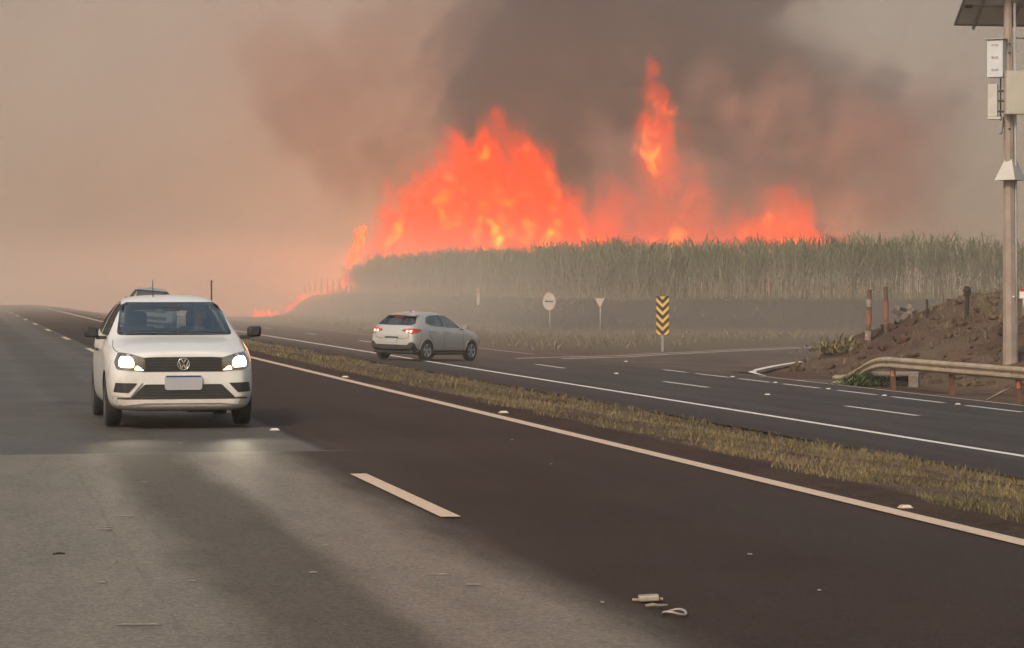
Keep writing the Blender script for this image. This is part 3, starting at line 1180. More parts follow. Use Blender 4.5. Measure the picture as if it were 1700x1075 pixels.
# ---- broken concrete on the bank
def rubble(px, py, s, seed, label):
    p = on_ground(px, py)
    r = random.Random(seed)
    o = empty('concrete_rubble', p, -YAW)
    for k in range(4):
        bm = bmesh.new()
        b_box(bm, (0, 0, 0), (s * r.uniform(0.5, 1.0), s * 0.4, s * r.uniform(0.18, 0.35)), Matrix.Rotation(r.uniform(-0.9, 0.9), 3, 'Y') @ Matrix.Rotation(r.uniform(-1, 1), 3, 'Z'), 0.015)
        for w_ in bm.verts:
            w_.co += Vector((r.uniform(-1, 1) * s * 0.06, 0, s * (0.12 + 0.30 * k) + r.uniform(-1, 1) * 0.02)) + Vector((s * 0.25 * math.sin(k * 2.2), 0, 0))
        mesh_bm('slab', bm, worn('dirty_concrete', (0.24, 0.20, 0.17), 0.9, 0, 0.3, 5.0, 0.3, 25, dirt=(0.12, 0.07, 0.05), dirt_amt=0.7), o)
    return tag(o, label, 'rubble')


rubble(1494, 537, 0.46, 5, 'stack of broken pale concrete slabs on the bank behind the guardrail')
rubble(1510, 521, 0.42, 8, 'pale curved concrete chunk higher on the bank beside the slabs')

# ---- sign edge at the frame's right, behind the pole
p = on_ground(1697, 520, 70)
es = empty('roadside_board', (p.x, p.y, p.z), -YAW)
k_ = depth_of(p.x, p.y) / F_PX
zt = CAM_H - (477 - HORIZON) * k_ - p.z
box('board', (0.10, 0, zt - 0.18), (0.36, 0.03, 0.30), M_WHITE, es, 0.01)
box('top_band', (0.10, -0.018, zt - 0.07), (0.36, 0.012, 0.09), M_RED, es)
tube('post', [(0.05, 0.04, -0.3), (0.05, 0.04, zt)], 0.04, M_STEEL, es, 8)
tag(es, 'small white board with red top band at the right frame edge behind the pole', 'sign board')

# ---- instrument pole
ZP = 69.0
pb = at_depth(1677, 605, ZP)
PB = Vector((pb.x, pb.y, ground_z(pb.x, pb.y)))
pole = empty('instrument_pole', PB, -YAW)
KP = ZP / F_PX
def hp(py):
    return CAM_H - (py - HORIZON) * KP - PB.z
def xp(px):
    return (px - 1677) * KP
M_POLE = worn('pole_concrete', (0.34, 0.275, 0.235), 0.75, 0, 0.25, 2.0, 0.15, 30, dirt=(0.25, 0.15, 0.10), dirt_amt=0.5)
M_CAB = worn('cabinet_grey', (0.55, 0.56, 0.58), 0.45, 0.1, 0.1, 3.0)
M_BEIGE = worn('cabinet_beige', (0.46, 0.43, 0.35), 0.5, 0, 0.08, 2.0)
M_PANEL = worn('panel_backsheet', (0.42, 0.40, 0.40), 0.6, 0, 0.15, 2.0)
bm = bmesh.new()
b_tube(bm, [(0, 0, -0.5), (-0.02, 0, 3.0), (-0.04, 0, 7.0), (xp(1672), 0, hp(-110))], [0.195, 0.172, 0.135, 0.095], 8)
mesh_bm('shaft', bm, M_POLE, pole)
tube('conduit', [(0.17, -0.10, -0.3), (0.145, -0.09, 3.0), (0.105, -0.08, hp(5))], 0.035, worn('conduit_pvc', (0.36, 0.34, 0.32), 0.6), pole, 8)
# four-sided anti-climb skirt
bm = bmesh.new()
z0, z1 = hp(299), hp(264)
lo = [bm.verts.new(p_) for p_ in ((-0.46, -0.18, z0), (0.04, -0.46, z0), (0.50, 0.12, z0), (0.0, 0.46, z0))]
hi = [bm.verts.new(p_) for p_ in ((-0.15, -0.06, z1), (0.015, -0.15, z1), (0.16, 0.04, z1), (0.0, 0.15, z1))]
for i in range(4):
    bm.faces.new((lo[i], lo[(i + 1) % 4], hi[(i + 1) % 4], hi[i]))
bm.faces.new(list(reversed(lo)))
mesh_bm('skirt', bm, worn('skirt_sheet_metal', (0.40, 0.38, 0.35), 0.45, 0.3, 0.15, 3.0), pole)
# upper cabinet, two faces visible
def cabinet(name, xl, xr, yt, yb, dep, y0, rz, mat, extra=True):
    w = (xr - xl) * KP
    h0, h1 = hp(yb), hp(yt)
    o = box(name, (0, 0, 0), (w, dep, h1 - h0), mat, pole, 0.012)
    o.location = ((xp(xl) + xp(xr)) / 2, y0, (h0 + h1) / 2)
    o.rotation_euler = (0, 0, rz)
    return o, w, h1 - h0
c1, w1, h1_ = cabinet('cabinet', 1640, 1667, 67, 129, 0.34, -0.10, R(-28), M_CAB)
box('roof', (0, 0, h1_ / 2 + 0.02), (w1 + 0.10, 0.44, 0.03), M_STEEL, c1, 0.005)
for i in range(3):
    for s in (-1, 1):
        box('vent_louvre', (s * 0.055, -0.176, h1_ * (0.36 - 0.33 * i)), (0.075, 0.012, 0.05), worn('louvre_grey', (0.34, 0.34, 0.36), 0.6), c1)
c2, w2, h2_ = cabinet('beige_cabinet', 1665, 1697, 119, 191, 0.22, -0.32, R(6), M_BEIGE)
box('door_frame', (0, -0.113, 0), (w2 - 0.05, 0.008, h2_ - 0.06), worn('cabinet_beige_door', (0.48, 0.45, 0.37), 0.5, 0, 0.08, 2.0), c2, 0.003)
c3, w3, h3_ = cabinet('device_housing', 1640, 1656, 140, 194, 0.20, -0.05, R(-20), worn('device_shell', (0.50, 0.48, 0.45), 0.5, 0, 0.15, 4.0))
box('lower_lip', (0.05, -0.02, -h3_ / 2 - 0.04), (0.36, 0.22, 0.07), MATS['device_shell'], c3, 0.01)
box('clamp', (0.22, -0.03, 0.25), (0.22, 0.05, 0.05), M_BLACK, c3)
box('clamp', (0.22, -0.03, -0.02), (0.22, 0.05, 0.05), M_BLACK, c3)
box('clamp', (0.22, -0.03, -0.30), (0.22, 0.05, 0.05), M_BLACK, c3)
tube('mast_rod', [(xp(1660), -0.10, hp(200)), (xp(1660), -0.10, hp(130))], 0.022, M_BLACK, pole, 8)
tube('cable', [(xp(1664), -0.14, hp(195)), (xp(1663), -0.18, hp(210)), (xp(1661), -0.18, hp(222)), (xp(1657), -0.18, hp(222))], 0.018, M_BLACK, pole, 6)
for yy in (73, 88, 214):
    bm = bmesh.new()
    b_lathe(bm, [(0.03, 0), (0.03, 0.02), (0.001, 0.025)], 10, 'Y', (xp(1674), -0.165, hp(yy)))
    mesh_bm('bolt_hole', bm, M_BLACK, pole)
bm = bmesh.new()
b_lathe(bm, [(0.025, 0), (0.02, -0.02), (0.001, -0.024)], 10, 'Y', (xp(1680), -0.20, hp(492)))
mesh_bm('reflector_stud', bm, M_WHITE, pole)
# solar panel seen from below: frame, back sheet, rails
pn = empty('solar_panel', (0, 0, 0))
pn.parent = pole
pn.location = (xp(1674), -0.05, hp(-2))
pn.rotation_euler = (R(-38), 0, R(9))
PW, PD = 2.5, 2.0
fr = bmesh.new()
b_box(fr, (0, 0, 0), (PW, PD, 0.025))
mesh_bm('back_sheet', fr, M_PANEL, pn)
fr = bmesh.new()
for s in (-1, 1):
    b_box(fr, (s * PW / 2, 0, -0.02), (0.04, PD + 0.04, 0.06))
    b_box(fr, (0, s * PD / 2, -0.02), (PW, 0.04, 0.06))
mesh_bm('frame', fr, worn('panel_frame', (0.2, 0.19, 0.19), 0.5, 0.4), pn)
for x in (-0.70, 0.35):
    box('rail', (x, -0.02, -0.05), (0.07, PD + 0.3, 0.06), worn('panel_rail', (0.22, 0.21, 0.21), 0.6), pn)
for y in (-0.45, 0.25):
    box('crossbar', (0, y, -0.032), (PW - 0.1, 0.06, 0.04), MATS['panel_rail'], pn)
for y in (-0.15, 0.62):
    box('junction_box', (-PW / 2 + 0.2, y - 0.35, -0.04), (0.20, 0.10, 0.05), M_BLACK, pn, 0.01)
tube('panel_bracket', [(0.08, 0.0, hp(62)), (0.40, -0.1, hp(64)), (0.40, -0.1, hp(60))], 0.025, M_STEEL, pole, 6)
tag(pole, 'tall tapered grey pole carrying cabinets and a solar panel on the red bank', 'pole')

# ------------------------------------------------------------------ vehicles
def car_paint(name, color, dirt, amt, rough=0.32, metal=0.0):
    t = NT(name)
    co = t.coords('Object')
    x, y, z = t.sep(co)
    f = t.noise(co, 2.2, 6, 0.65)
    g = t.noise(co, 30.0, 3, 0.7)
    low = t.range(z, 0.75, 0.18, 0.0, 1.0)
    d = t.math('MULTIPLY', t.range(t.math('ADD', f, t.math('MULTIPLY', low, 0.35)), 0.52, 0.85), amt)
    c = t.mix(d, color, dirt)
    r = t.range(t.math('ADD', t.math('MULTIPLY', f, 0.6), t.math('MULTIPLY', g, 0.4)), 0.3, 0.7, rough - 0.06, rough + 0.14, False)
    return t.bsdf(c, r, metal, None, 0.7, 0.08, 0.5)


M_WPAINT = car_paint('white_car_paint', (0.74, 0.72, 0.69), (0.36, 0.26, 0.18), 0.35)
M_SPAINT = car_paint('silver_car_paint', (0.43, 0.415, 0.395), (0.30, 0.22, 0.16), 0.3, 0.34, 0.25)
M_GPAINT = car_paint('grey_car_paint', (0.26, 0.27, 0.28), (0.25, 0.2, 0.15), 0.3)
M_TRIM = worn('black_plastic', (0.028, 0.026, 0.026), 0.55, 0, 0.3, 12.0, dirt=(0.12, 0.085, 0.06), dirt_amt=0.3)
M_TYRE = worn('tyre_rubber', (0.022, 0.020, 0.019), 0.85, 0, 0.3, 8.0, 0.2, 40, dirt=(0.10, 0.07, 0.05), dirt_amt=0.4)
M_RIM = worn('alloy_rim', (0.55, 0.54, 0.53), 0.35, 0.6, 0.15, 8.0)
M_RIMD = worn('dark_wheel_cover', (0.10, 0.10, 0.10), 0.5, 0.2, 0.2, 8.0)
M_CABIN = worn('cabin_trim', (0.055, 0.055, 0.056), 0.85, 0, 0.3, 6.0)
M_SEAT = worn('seat_fabric', (0.045, 0.047, 0.05), 0.95, 0, 0.3, 8.0)
M_CHROME = worn('bright_chrome', (0.80, 0.80, 0.82), 0.18, 0.9, 0.05, 8.0)
M_PLATE = worn('plate_grey', (0.40, 0.40, 0.43), 0.55, 0, 0.06, 6.0)
M_BLUE = worn('plate_blue', (0.03, 0.04, 0.16), 0.5, 0, 0.1, 6.0)


def glass_mat(name, tint, gloss, rough=0.03):
    """thin car glass: most light passes straight through, a share mirrors off the dusty sheet"""
    t = NT(name)
    tr = t.n('BsdfTransparent')
    tr.inputs[0].default_value = (*tint, 1)
    gl = t.n('BsdfGlossy')
    gl.inputs['Color'].default_value = (0.86, 0.95, 0.93, 1)
    gl.inputs['Roughness'].default_value = rough
    mx = t.n('MixShader')
    f = t.noise(t.coords('Object'), 3.0, 4, 0.6)
    t.put(mx.inputs[0], t.range(f, 0.3, 0.7, gloss - 0.05, gloss + 0.05, False))
    t.t.links.new(tr.outputs[0], mx.inputs[1])
    t.t.links.new(gl.outputs[0], mx.inputs[2])
    t.t.links.new(mx.outputs[0], t.out.inputs['Surface'])
    return t.m


M_GLASS = glass_mat('windscreen_glass', (0.88, 0.96, 0.93), 0.34)
M_GLASS2 = glass_mat('tinted_glass', (0.42, 0.44, 0.44), 0.20)
M_LENS = glass_mat('lamp_lens', (0.95, 0.95, 0.95), 0.12)
M_LAMP = glow('headlamp_bulb', (1.0, 0.84, 0.58), 7.0)
M_LAMPH = worn('headlamp_housing', (0.22, 0.19, 0.18), 0.3, 0.5, 0.2, 10.0)
M_DRL = glow('position_lamp', (1.0, 0.62, 0.28), 4.0)
M_TAIL = glow('tail_lamp_red', (1.0, 0.06, 0.03), 0.06, (0.38, 0.035, 0.025))
M_TAILB = glow('tail_lamp_bulb', (1.0, 0.50, 0.36), 1.3)


def loft_half(stations, mats=None):
    """stations: list of (y, [(x, z) ...]) from bottom centre to top centre; mirrored, ends capped"""
    bm = bmesh.new()
    rows = []
    nc = len(stations[0][1])
    for y, ring in stations:
        row = []
        for (x, z) in ring:                       # right side, bottom to top
            yy = y
            row.append(bm.verts.new((x, yy, z)))
        left = []
        for (x, z) in ring[1:-1]:
            left.append(bm.verts.new((-x, y, z)))
        rows.append(row + left[::-1])
    n = len(rows[0])
    for r0, r1 in zip(rows, rows[1:]):
        for k in range(n):
            bm.faces.new((r0[k], r1[k], r1[(k + 1) % n], r0[(k + 1) % n]))
    for row, flip in ((rows[0], False), (rows[-1], True)):
        # cap with a strip of quads between right and left columns
        right = row[:nc]
        left = [row[0]] + row[nc:][::-1] + [row[nc - 1]]
        for k in range(nc - 1):
            f = [right[k], right[k + 1], left[k + 1], left[k]]
            f = [v for i, v in enumerate(f) if v not in f[:i]]
            if flip:
                f.reverse()
            bm.faces.new(f)
    bmesh.ops.recalc_face_normals(bm, faces=bm.faces[:])
    return bm


def eval_mesh(o):
    dg = bpy.context.evaluated_depsgraph_get()
    dg.update()
    return bpy.data.meshes.new_from_object(o.evaluated_get(dg), preserve_all_data_layers=True, depsgraph=dg)


def temp(bm, mat):
    o = mesh_bm('tmp', bm, mat)
    return o


def apply(o):
    me = eval_mesh(o)
    old = o.data
    o.modifiers.clear()
    o.data = me
    bpy.data.meshes.remove(old)
    return o


def subsurf(o, lv=2):
    m = o.modifiers.new('s', 'SUBSURF')
    m.levels = lv
    m.render_levels = lv
    return apply(o)


def cut(o, cutter):
    m = o.modifiers.new('b', 'BOOLEAN')
    m.operation = 'DIFFERENCE'
    m.solver = 'EXACT'
    m.object = cutter
    try:
        m.material_mode = 'TRANSFER'
    except Exception:
        pass
    apply(o)
    bpy.data.objects.remove(cutter)
    return o


def bvh_of(o):
    me = o.data
    return BVHTree.FromPolygons([v.co.copy() for v in me.vertices], [tuple(p.vertices) for p in me.polygons])


def fillet(poly, r, n=4):
    out = []
    m = len(poly)
    for i in range(m):
        p0, p1, p2 = Vector(poly[i - 1]), Vector(poly[i]), Vector(poly[(i + 1) % m])
        a, b = (p0 - p1), (p2 - p1)
        rr = min(r, a.length * 0.45, b.length * 0.45)
        s, e = p1 + a.normalized() * rr, p1 + b.normalized() * rr
        for k in range(n + 1):
            t = k / n
            out.append(tuple((1 - t) ** 2 * s + 2 * t * (1 - t) * p1 + t * t * e))
    return out


def resample(poly, step):
    out = []
    for i in range(len(poly)):
        a, b = Vector(poly[i]), Vector(poly[(i + 1) % len(poly)])
        k = max(1, int((b - a).length / step))
        for j in range(k):
            out.append(tuple(a + (b - a) * j / k))
    return out


def inside(p, poly):
    c = False
    n = len(poly)
    j = n - 1
    for i in range(n):
        xi, yi = poly[i]
        xj, yj = poly[j]
        if (yi > p[1]) != (yj > p[1]) and p[0] < (xj - xi) * (p[1] - yi) / (yj - yi) + xi:
            c = not c
        j = i
    return c


def grid_fill(poly, step):
    b = resample(poly, step)
    pts = [Vector(p) for p in b]
    nb = len(b)
    xs = [p[0] for p in b]
    ys = [p[1] for p in b]
    x = min(xs) + step * 0.5
    while x < max(xs):
        y = min(ys) + step * 0.5
        while y < max(ys):
            if inside((x, y), b) and min((q[0] - x) ** 2 + (q[1] - y) ** 2 for q in b) > (0.45 * step) ** 2:
                pts.append(Vector((x, y)))
            y += step
        x += step
    vs, es, fs, *_ = delaunay_2d_cdt(pts, [(i, (i + 1) % nb) for i in range(nb)], [list(range(nb))], 1, 1e-6)
    return vs, fs, nb


def patch(name, poly, bvh, axis, sgn, mat, parent, off=0.004, thick=0.012, step=0.05, radius=0.0, smooth=True):
    """panel with outline poly (in the two other axes) laid on the car body along an axis.
    axis 'Y': poly in (x, z) seen from +Y*sgn; axis 'X': poly in (y, z) from +X*sgn; axis 'Z': (x, y) from above"""
    if radius:
        poly = fillet(poly, radius)
    vs, fs, nb = grid_fill(poly, step)
    d = Vector({'Y': (0, -sgn, 0), 'X': (-sgn, 0, 0), 'Z': (0, 0, -sgn)}[axis])
    bm = bmesh.new()
    front = []
    last = None
    for v in vs:
        o_ = {'Y': (v.x, 4.0 * sgn, v.y), 'X': (3.0 * sgn, v.x, v.y), 'Z': (v.x, v.y, 4.0 * sgn)}[axis]
        hit, nrm, idx, dist = bvh.ray_cast(Vector(o_), d)
        if hit is None:
            hit = last if last is not None else Vector(o_) + d * 3.0
            hh = Vector(o_)
            k_ = 'XYZ'.index(axis)
            hh[k_] = hit[k_]
            hit = hh
        last = hit
        front.append(bm.verts.new(hit - d * off))
    for f in fs:
        try:
            bm.faces.new([front[i] for i in f])
        except ValueError:
            pass
    if thick:
        be = [e for e in bm.edges if e.is_boundary]
        r = bmesh.ops.extrude_edge_only(bm, edges=be)
        for g in r['geom']:
            if isinstance(g, bmesh.types.BMVert):
                g.co += d * thick
    bmesh.ops.recalc_face_normals(bm, faces=bm.faces[:])
    if bm.faces:
        bm.faces.ensure_lookup_table()
        f0 = bm.faces[0]
        f0.normal_update()
        if f0.normal.dot(d) > 0:
            bmesh.ops.reverse_faces(bm, faces=bm.faces[:])
    return mesh_bm(name, bm, mat, parent, smooth=False)


def prism(poly, axis, a, b, radius=0.0):
    if radius:
        poly = fillet(poly, radius)
    bm = bmesh.new()
    def P(p, t):
        return {'Y': (p[0], t, p[1]), 'X': (t, p[0], p[1]), 'Z': (p[0], p[1], t)}[axis]
    lo = [bm.verts.new(P(p, a)) for p in poly]
    hi = [bm.verts.new(P(p, b)) for p in poly]
    n = len(poly)
    bm.faces.new(lo)
    bm.faces.new(list(reversed(hi)))
    for i in range(n):
        bm.faces.new((lo[i], hi[i], hi[(i + 1) % n], lo[(i + 1) % n]))
    bmesh.ops.recalc_face_normals(bm, faces=bm.faces[:])
    return bm


def mirror(poly):
    return [(-x, z) for x, z in reversed(poly)]


def seam(name, line, bvh, axis, sgn, parent, w=0.007):
    """narrow dark shut line following a polyline laid on the body"""
    pts = []
    for i in range(len(line) - 1):
        a, b = Vector(line[i]), Vector(line[i + 1])
        k = max(1, int((b - a).length / 0.05))
        pts += [a + (b - a) * j / k for j in range(k)]
    pts.append(Vector(line[-1]))
    d = Vector({'Y': (0, -sgn, 0), 'X': (-sgn, 0, 0), 'Z': (0, 0, -sgn)}[axis])
    bm = bmesh.new()
    prev = None
    for i, p in enumerate(pts):
        t = (pts[min(i + 1, len(pts) - 1)] - pts[max(0, i - 1)]).normalized()
        nrm2 = Vector((-t.y, t.x)) * w / 2
        cur = []
        for q in (p + nrm2, p - nrm2):
            o_ = Vector({'Y': (q.x, 4.0 * sgn, q.y), 'X': (3.0 * sgn, q.x, q.y), 'Z': (q.x, q.y, 4.0 * sgn)}[axis])
            hit, n_, *_ = bvh.ray_cast(o_, d)
            if hit is None:
                cur = None
                break
            cur.append(bm.verts.new(hit - d * 0.0015))
        if prev and cur:
            bm.faces.new((prev[0], prev[1], cur[1], cur[0]))
        prev = cur
    return mesh_bm(name, bm, M_TRIM, parent)


def wheel(parent, x, y, r, w, side, style, rim_mat, steer=0.0):
    o = empty('wheel')
    o.parent = parent
    o.location = (x, y, r)
    o.rotation_euler = (0, 0, steer)
    s = side
    bm = bmesh.new()
    hw = w / 2
    ri = r * 0.66
    b_lathe(bm, [(ri, -hw * 0.82), (r * 0.80, -hw), (r * 0.94, -hw * 0.92), (r * 0.995, -hw * 0.7), (r, -hw * 0.35), (r, hw * 0.35), (r * 0.995, hw * 0.7), (r * 0.94, hw * 0.92), (r * 0.80, hw), (ri, hw * 0.82)], 40, 'X')
    bmesh.ops.recalc_face_normals(bm, faces=bm.faces[:])
    mesh_bm('tyre', bm, M_TYRE, o, True)
    bm = bmesh.new()
    b_lathe(bm, [(ri, s * hw * 0.82), (ri * 0.95, s * hw * 0.86), (ri * 0.90, s * hw * 0.5), (ri * 0.88, -s * hw * 0.3), (0.01, -s * hw * 0.3)], 36, 'X')
    mesh_bm('rim_barrel', bm, M_RIMD, o, True)
    nsp = 5 if style == 'alloy' else 8
    rim = bmesh.new()
    b_lathe(rim, [(ri * 1.0, s * hw * 0.84), (ri * 0.93, s * hw * 0.92), (ri * 0.88, s * hw * 0.80)], 36, 'X')
    b_lathe(rim, [(ri * 0.24, s * hw * 0.45), (ri * 0.22, s * hw * 0.84), (0.005, s * hw * 0.86)], 18, 'X')
    for k in range(nsp):
        a = 2 * math.pi * k / nsp + 0.3
        for da in ((-0.17, 0.17) if style == 'alloy' else (0.0,)):
            p0 = Vector((s * hw * 0.66, math.cos(a) * ri * 0.18, math.sin(a) * ri * 0.18))
            p1 = Vector((s * hw * 0.80, math.cos(a + da) * ri * 0.93, math.sin(a + da) * ri * 0.93))
            wd = (0.030 if style == 'alloy' else 0.045) * r / 0.3
            tvec = Vector((0, -math.sin(a + da), math.cos(a + da))) * wd / 2
            nn = Vector((s * 0.02, 0, 0))
            vs_ = [rim.verts.new(p) for p in (p0 - tvec, p0 + tvec, p1 + tvec * 1.1, p1 - tvec * 1.1)]
            vt_ = [rim.verts.new(v.co - nn) for v in vs_]
            rim.faces.new(vs_)
            for i in range(4):
                rim.faces.new((vs_[i], vt_[i], vt_[(i + 1) % 4], vs_[(i + 1) % 4]))
    mesh_bm('rim', rim, rim_mat, o)
    return o


def mirror_part(parent, x, y, z, s, mat, w=0.2, h=0.13, d=0.10):
    o = empty('side_mirror')
    o.parent = parent
    o.location = (x, y, z)
    bm = bmesh.new()
    prof_ = [(0.0, -0.35), (0.18, -0.5), (0.9, -0.42), (1.0, -0.1), (0.97, 0.36), (0.85, 0.5), (0.2, 0.46), (0.02, 0.3)]
    rows = []
    for dy, k in ((d, 0.55), (d * 0.75, 0.85), (0.0, 1.0), (-d * 0.3, 0.97)):
        rows.append([bm.verts.new((s * (0.05 + (px_ - 0.5) * w * k + w * 0.5), dy, pz_ * h * k)) for px_, pz_ in prof_])
    for r0, r1 in zip(rows, rows[1:]):
        for i in range(len(prof_)):
            bm.faces.new((r0[i], r0[(i + 1) % len(prof_)], r1[(i + 1) % len(prof_)], r1[i]))
    bm.faces.new(rows[0])
    bm.faces.new(list(reversed(rows[-1])))
    bmesh.ops.recalc_face_normals(bm, faces=bm.faces[:])
    mesh_bm('shell', bm, mat, o)
    box('stalk', (s * 0.02, 0.02, -h * 0.45), (0.12, 0.05, 0.04), M_TRIM, o, 0.01)
    box('mirror_glass', (s * (0.05 + w * 0.5), -d * 0.3 - 0.002, 0.0), (w * 0.8, 0.003, h * 0.72), M_CHROME, o)
    return o


def ring(w, zb, zl, zm, zs, ws, top):
    """profile of one station: w half width, zb underside, zl sill, zm mid door, zs shoulder height, ws shoulder half width factor,
    top: list of (x, z) from belt to centre (4 points, the last on x=0)"""
    return [(0, zb), (w * 0.62, zb), (w * 0.90, zb + 0.015), (w * 0.985, zl), (w, zm), (w * ws, zs)] + top


def seats(parent, ys, xs, z0=0.42):
    for y, zt in ys:
        for x in xs:
            st_ = empty('seat')
            st_.parent = parent
            st_.location = (x, y, z0)
            box('cushion', (0, 0.05, 0.05), (0.48, 0.50, 0.16), M_SEAT, st_, 0.04)
            box('backrest', (0, -0.24, 0.38), (0.46, 0.14, 0.60), M_SEAT, st_, 0.05, Matrix.Rotation(R(14), 3, 'X'))
            box('headrest', (0, -0.35, zt), (0.26, 0.10, 0.20), M_SEAT, st_, 0.04, Matrix.Rotation(R(8), 3, 'X'))


def steering(parent, x, y, z):
    bm = bmesh.new()
    n, m = 24, 6
    Rm = Matrix.Rotation(R(65), 3, 'X')
    rows = []
    for i in range(n):
        a = 2 * math.pi * i / n
        rows.append([bm.verts.new(Rm @ Vector(((0.18 + 0.014 * math.cos(b)) * math.cos(a), (0.18 + 0.014 * math.cos(b)) * math.sin(a), 0.014 * math.sin(b))) + Vector((x, y, z))) for b in [2 * math.pi * j / m for j in range(m)]])
    for i in range(n):
        for j in range(m):
            bm.faces.new((rows[i][j], rows[(i + 1) % n][j], rows[(i + 1) % n][(j + 1) % m], rows[i][(j + 1) % m]))
    b_box(bm, (x, y, z), (0.32, 0.05, 0.03), Rm, 0.008)
    return mesh_bm('steering_wheel', bm, M_TRIM, parent, True)


def emblem_vw(parent, bvh, x, z, r):
    """ring with a V over a W, as on the car's nose"""
    hit, *_ = bvh.ray_cast(Vector((x, 4, z)), Vector((0, -1, 0)))
    y = hit.y + 0.010
    o = empty('emblem')
    o.parent = parent
    o.location = (x, y, z)
    bm = bmesh.new()
    b_lathe(bm, [(r, -0.012), (r, 0.010), (r * 0.93, 0.014), (r * 0.87, 0.010), (r * 0.87, -0.004)], 40, 'Y')
    bmesh.ops.recalc_face_normals(bm, faces=bm.faces[:])
    mesh_bm('ring', bm, M_CHROME, o, True)
    bm = bmesh.new()
    b_lathe(bm, [(r * 0.88, -0.002), (0.001, -0.002)], 32, 'Y')
    mesh_bm('backing', bm, M_TRIM, o)

    def strokes(name, pts, w):
        bm = bmesh.new()
        for a, b in zip(pts, pts[1:]):
            a, b = Vector(a) * r, Vector(b) * r
            d = (b - a).normalized()
            nn = Vector((-d.y, d.x)) * w * r / 2
            q = [a + nn, b + nn, b - nn, a - nn]
            f = [bm.verts.new((p.x, 0.012, p.y)) for p in q]
            g = [bm.verts.new((p.x, -0.004, p.y)) for p in q]
            bm.faces.new(f)
            for i in range(4):
                bm.faces.new((f[i], g[i], g[(i + 1) % 4], f[(i + 1) % 4]))
        bmesh.ops.recalc_face_normals(bm, faces=bm.faces[:])
        mesh_bm(name, bm, M_CHROME, o)
    strokes('letter_v', [(-0.36, 0.82), (0.0, 0.10), (0.36, 0.82)], 0.17)
    strokes('letter_w', [(-0.74, 0.46), (-0.34, -0.74), (0.0, -0.02), (0.34, -0.74), (0.74, 0.46)], 0.17)
    return o


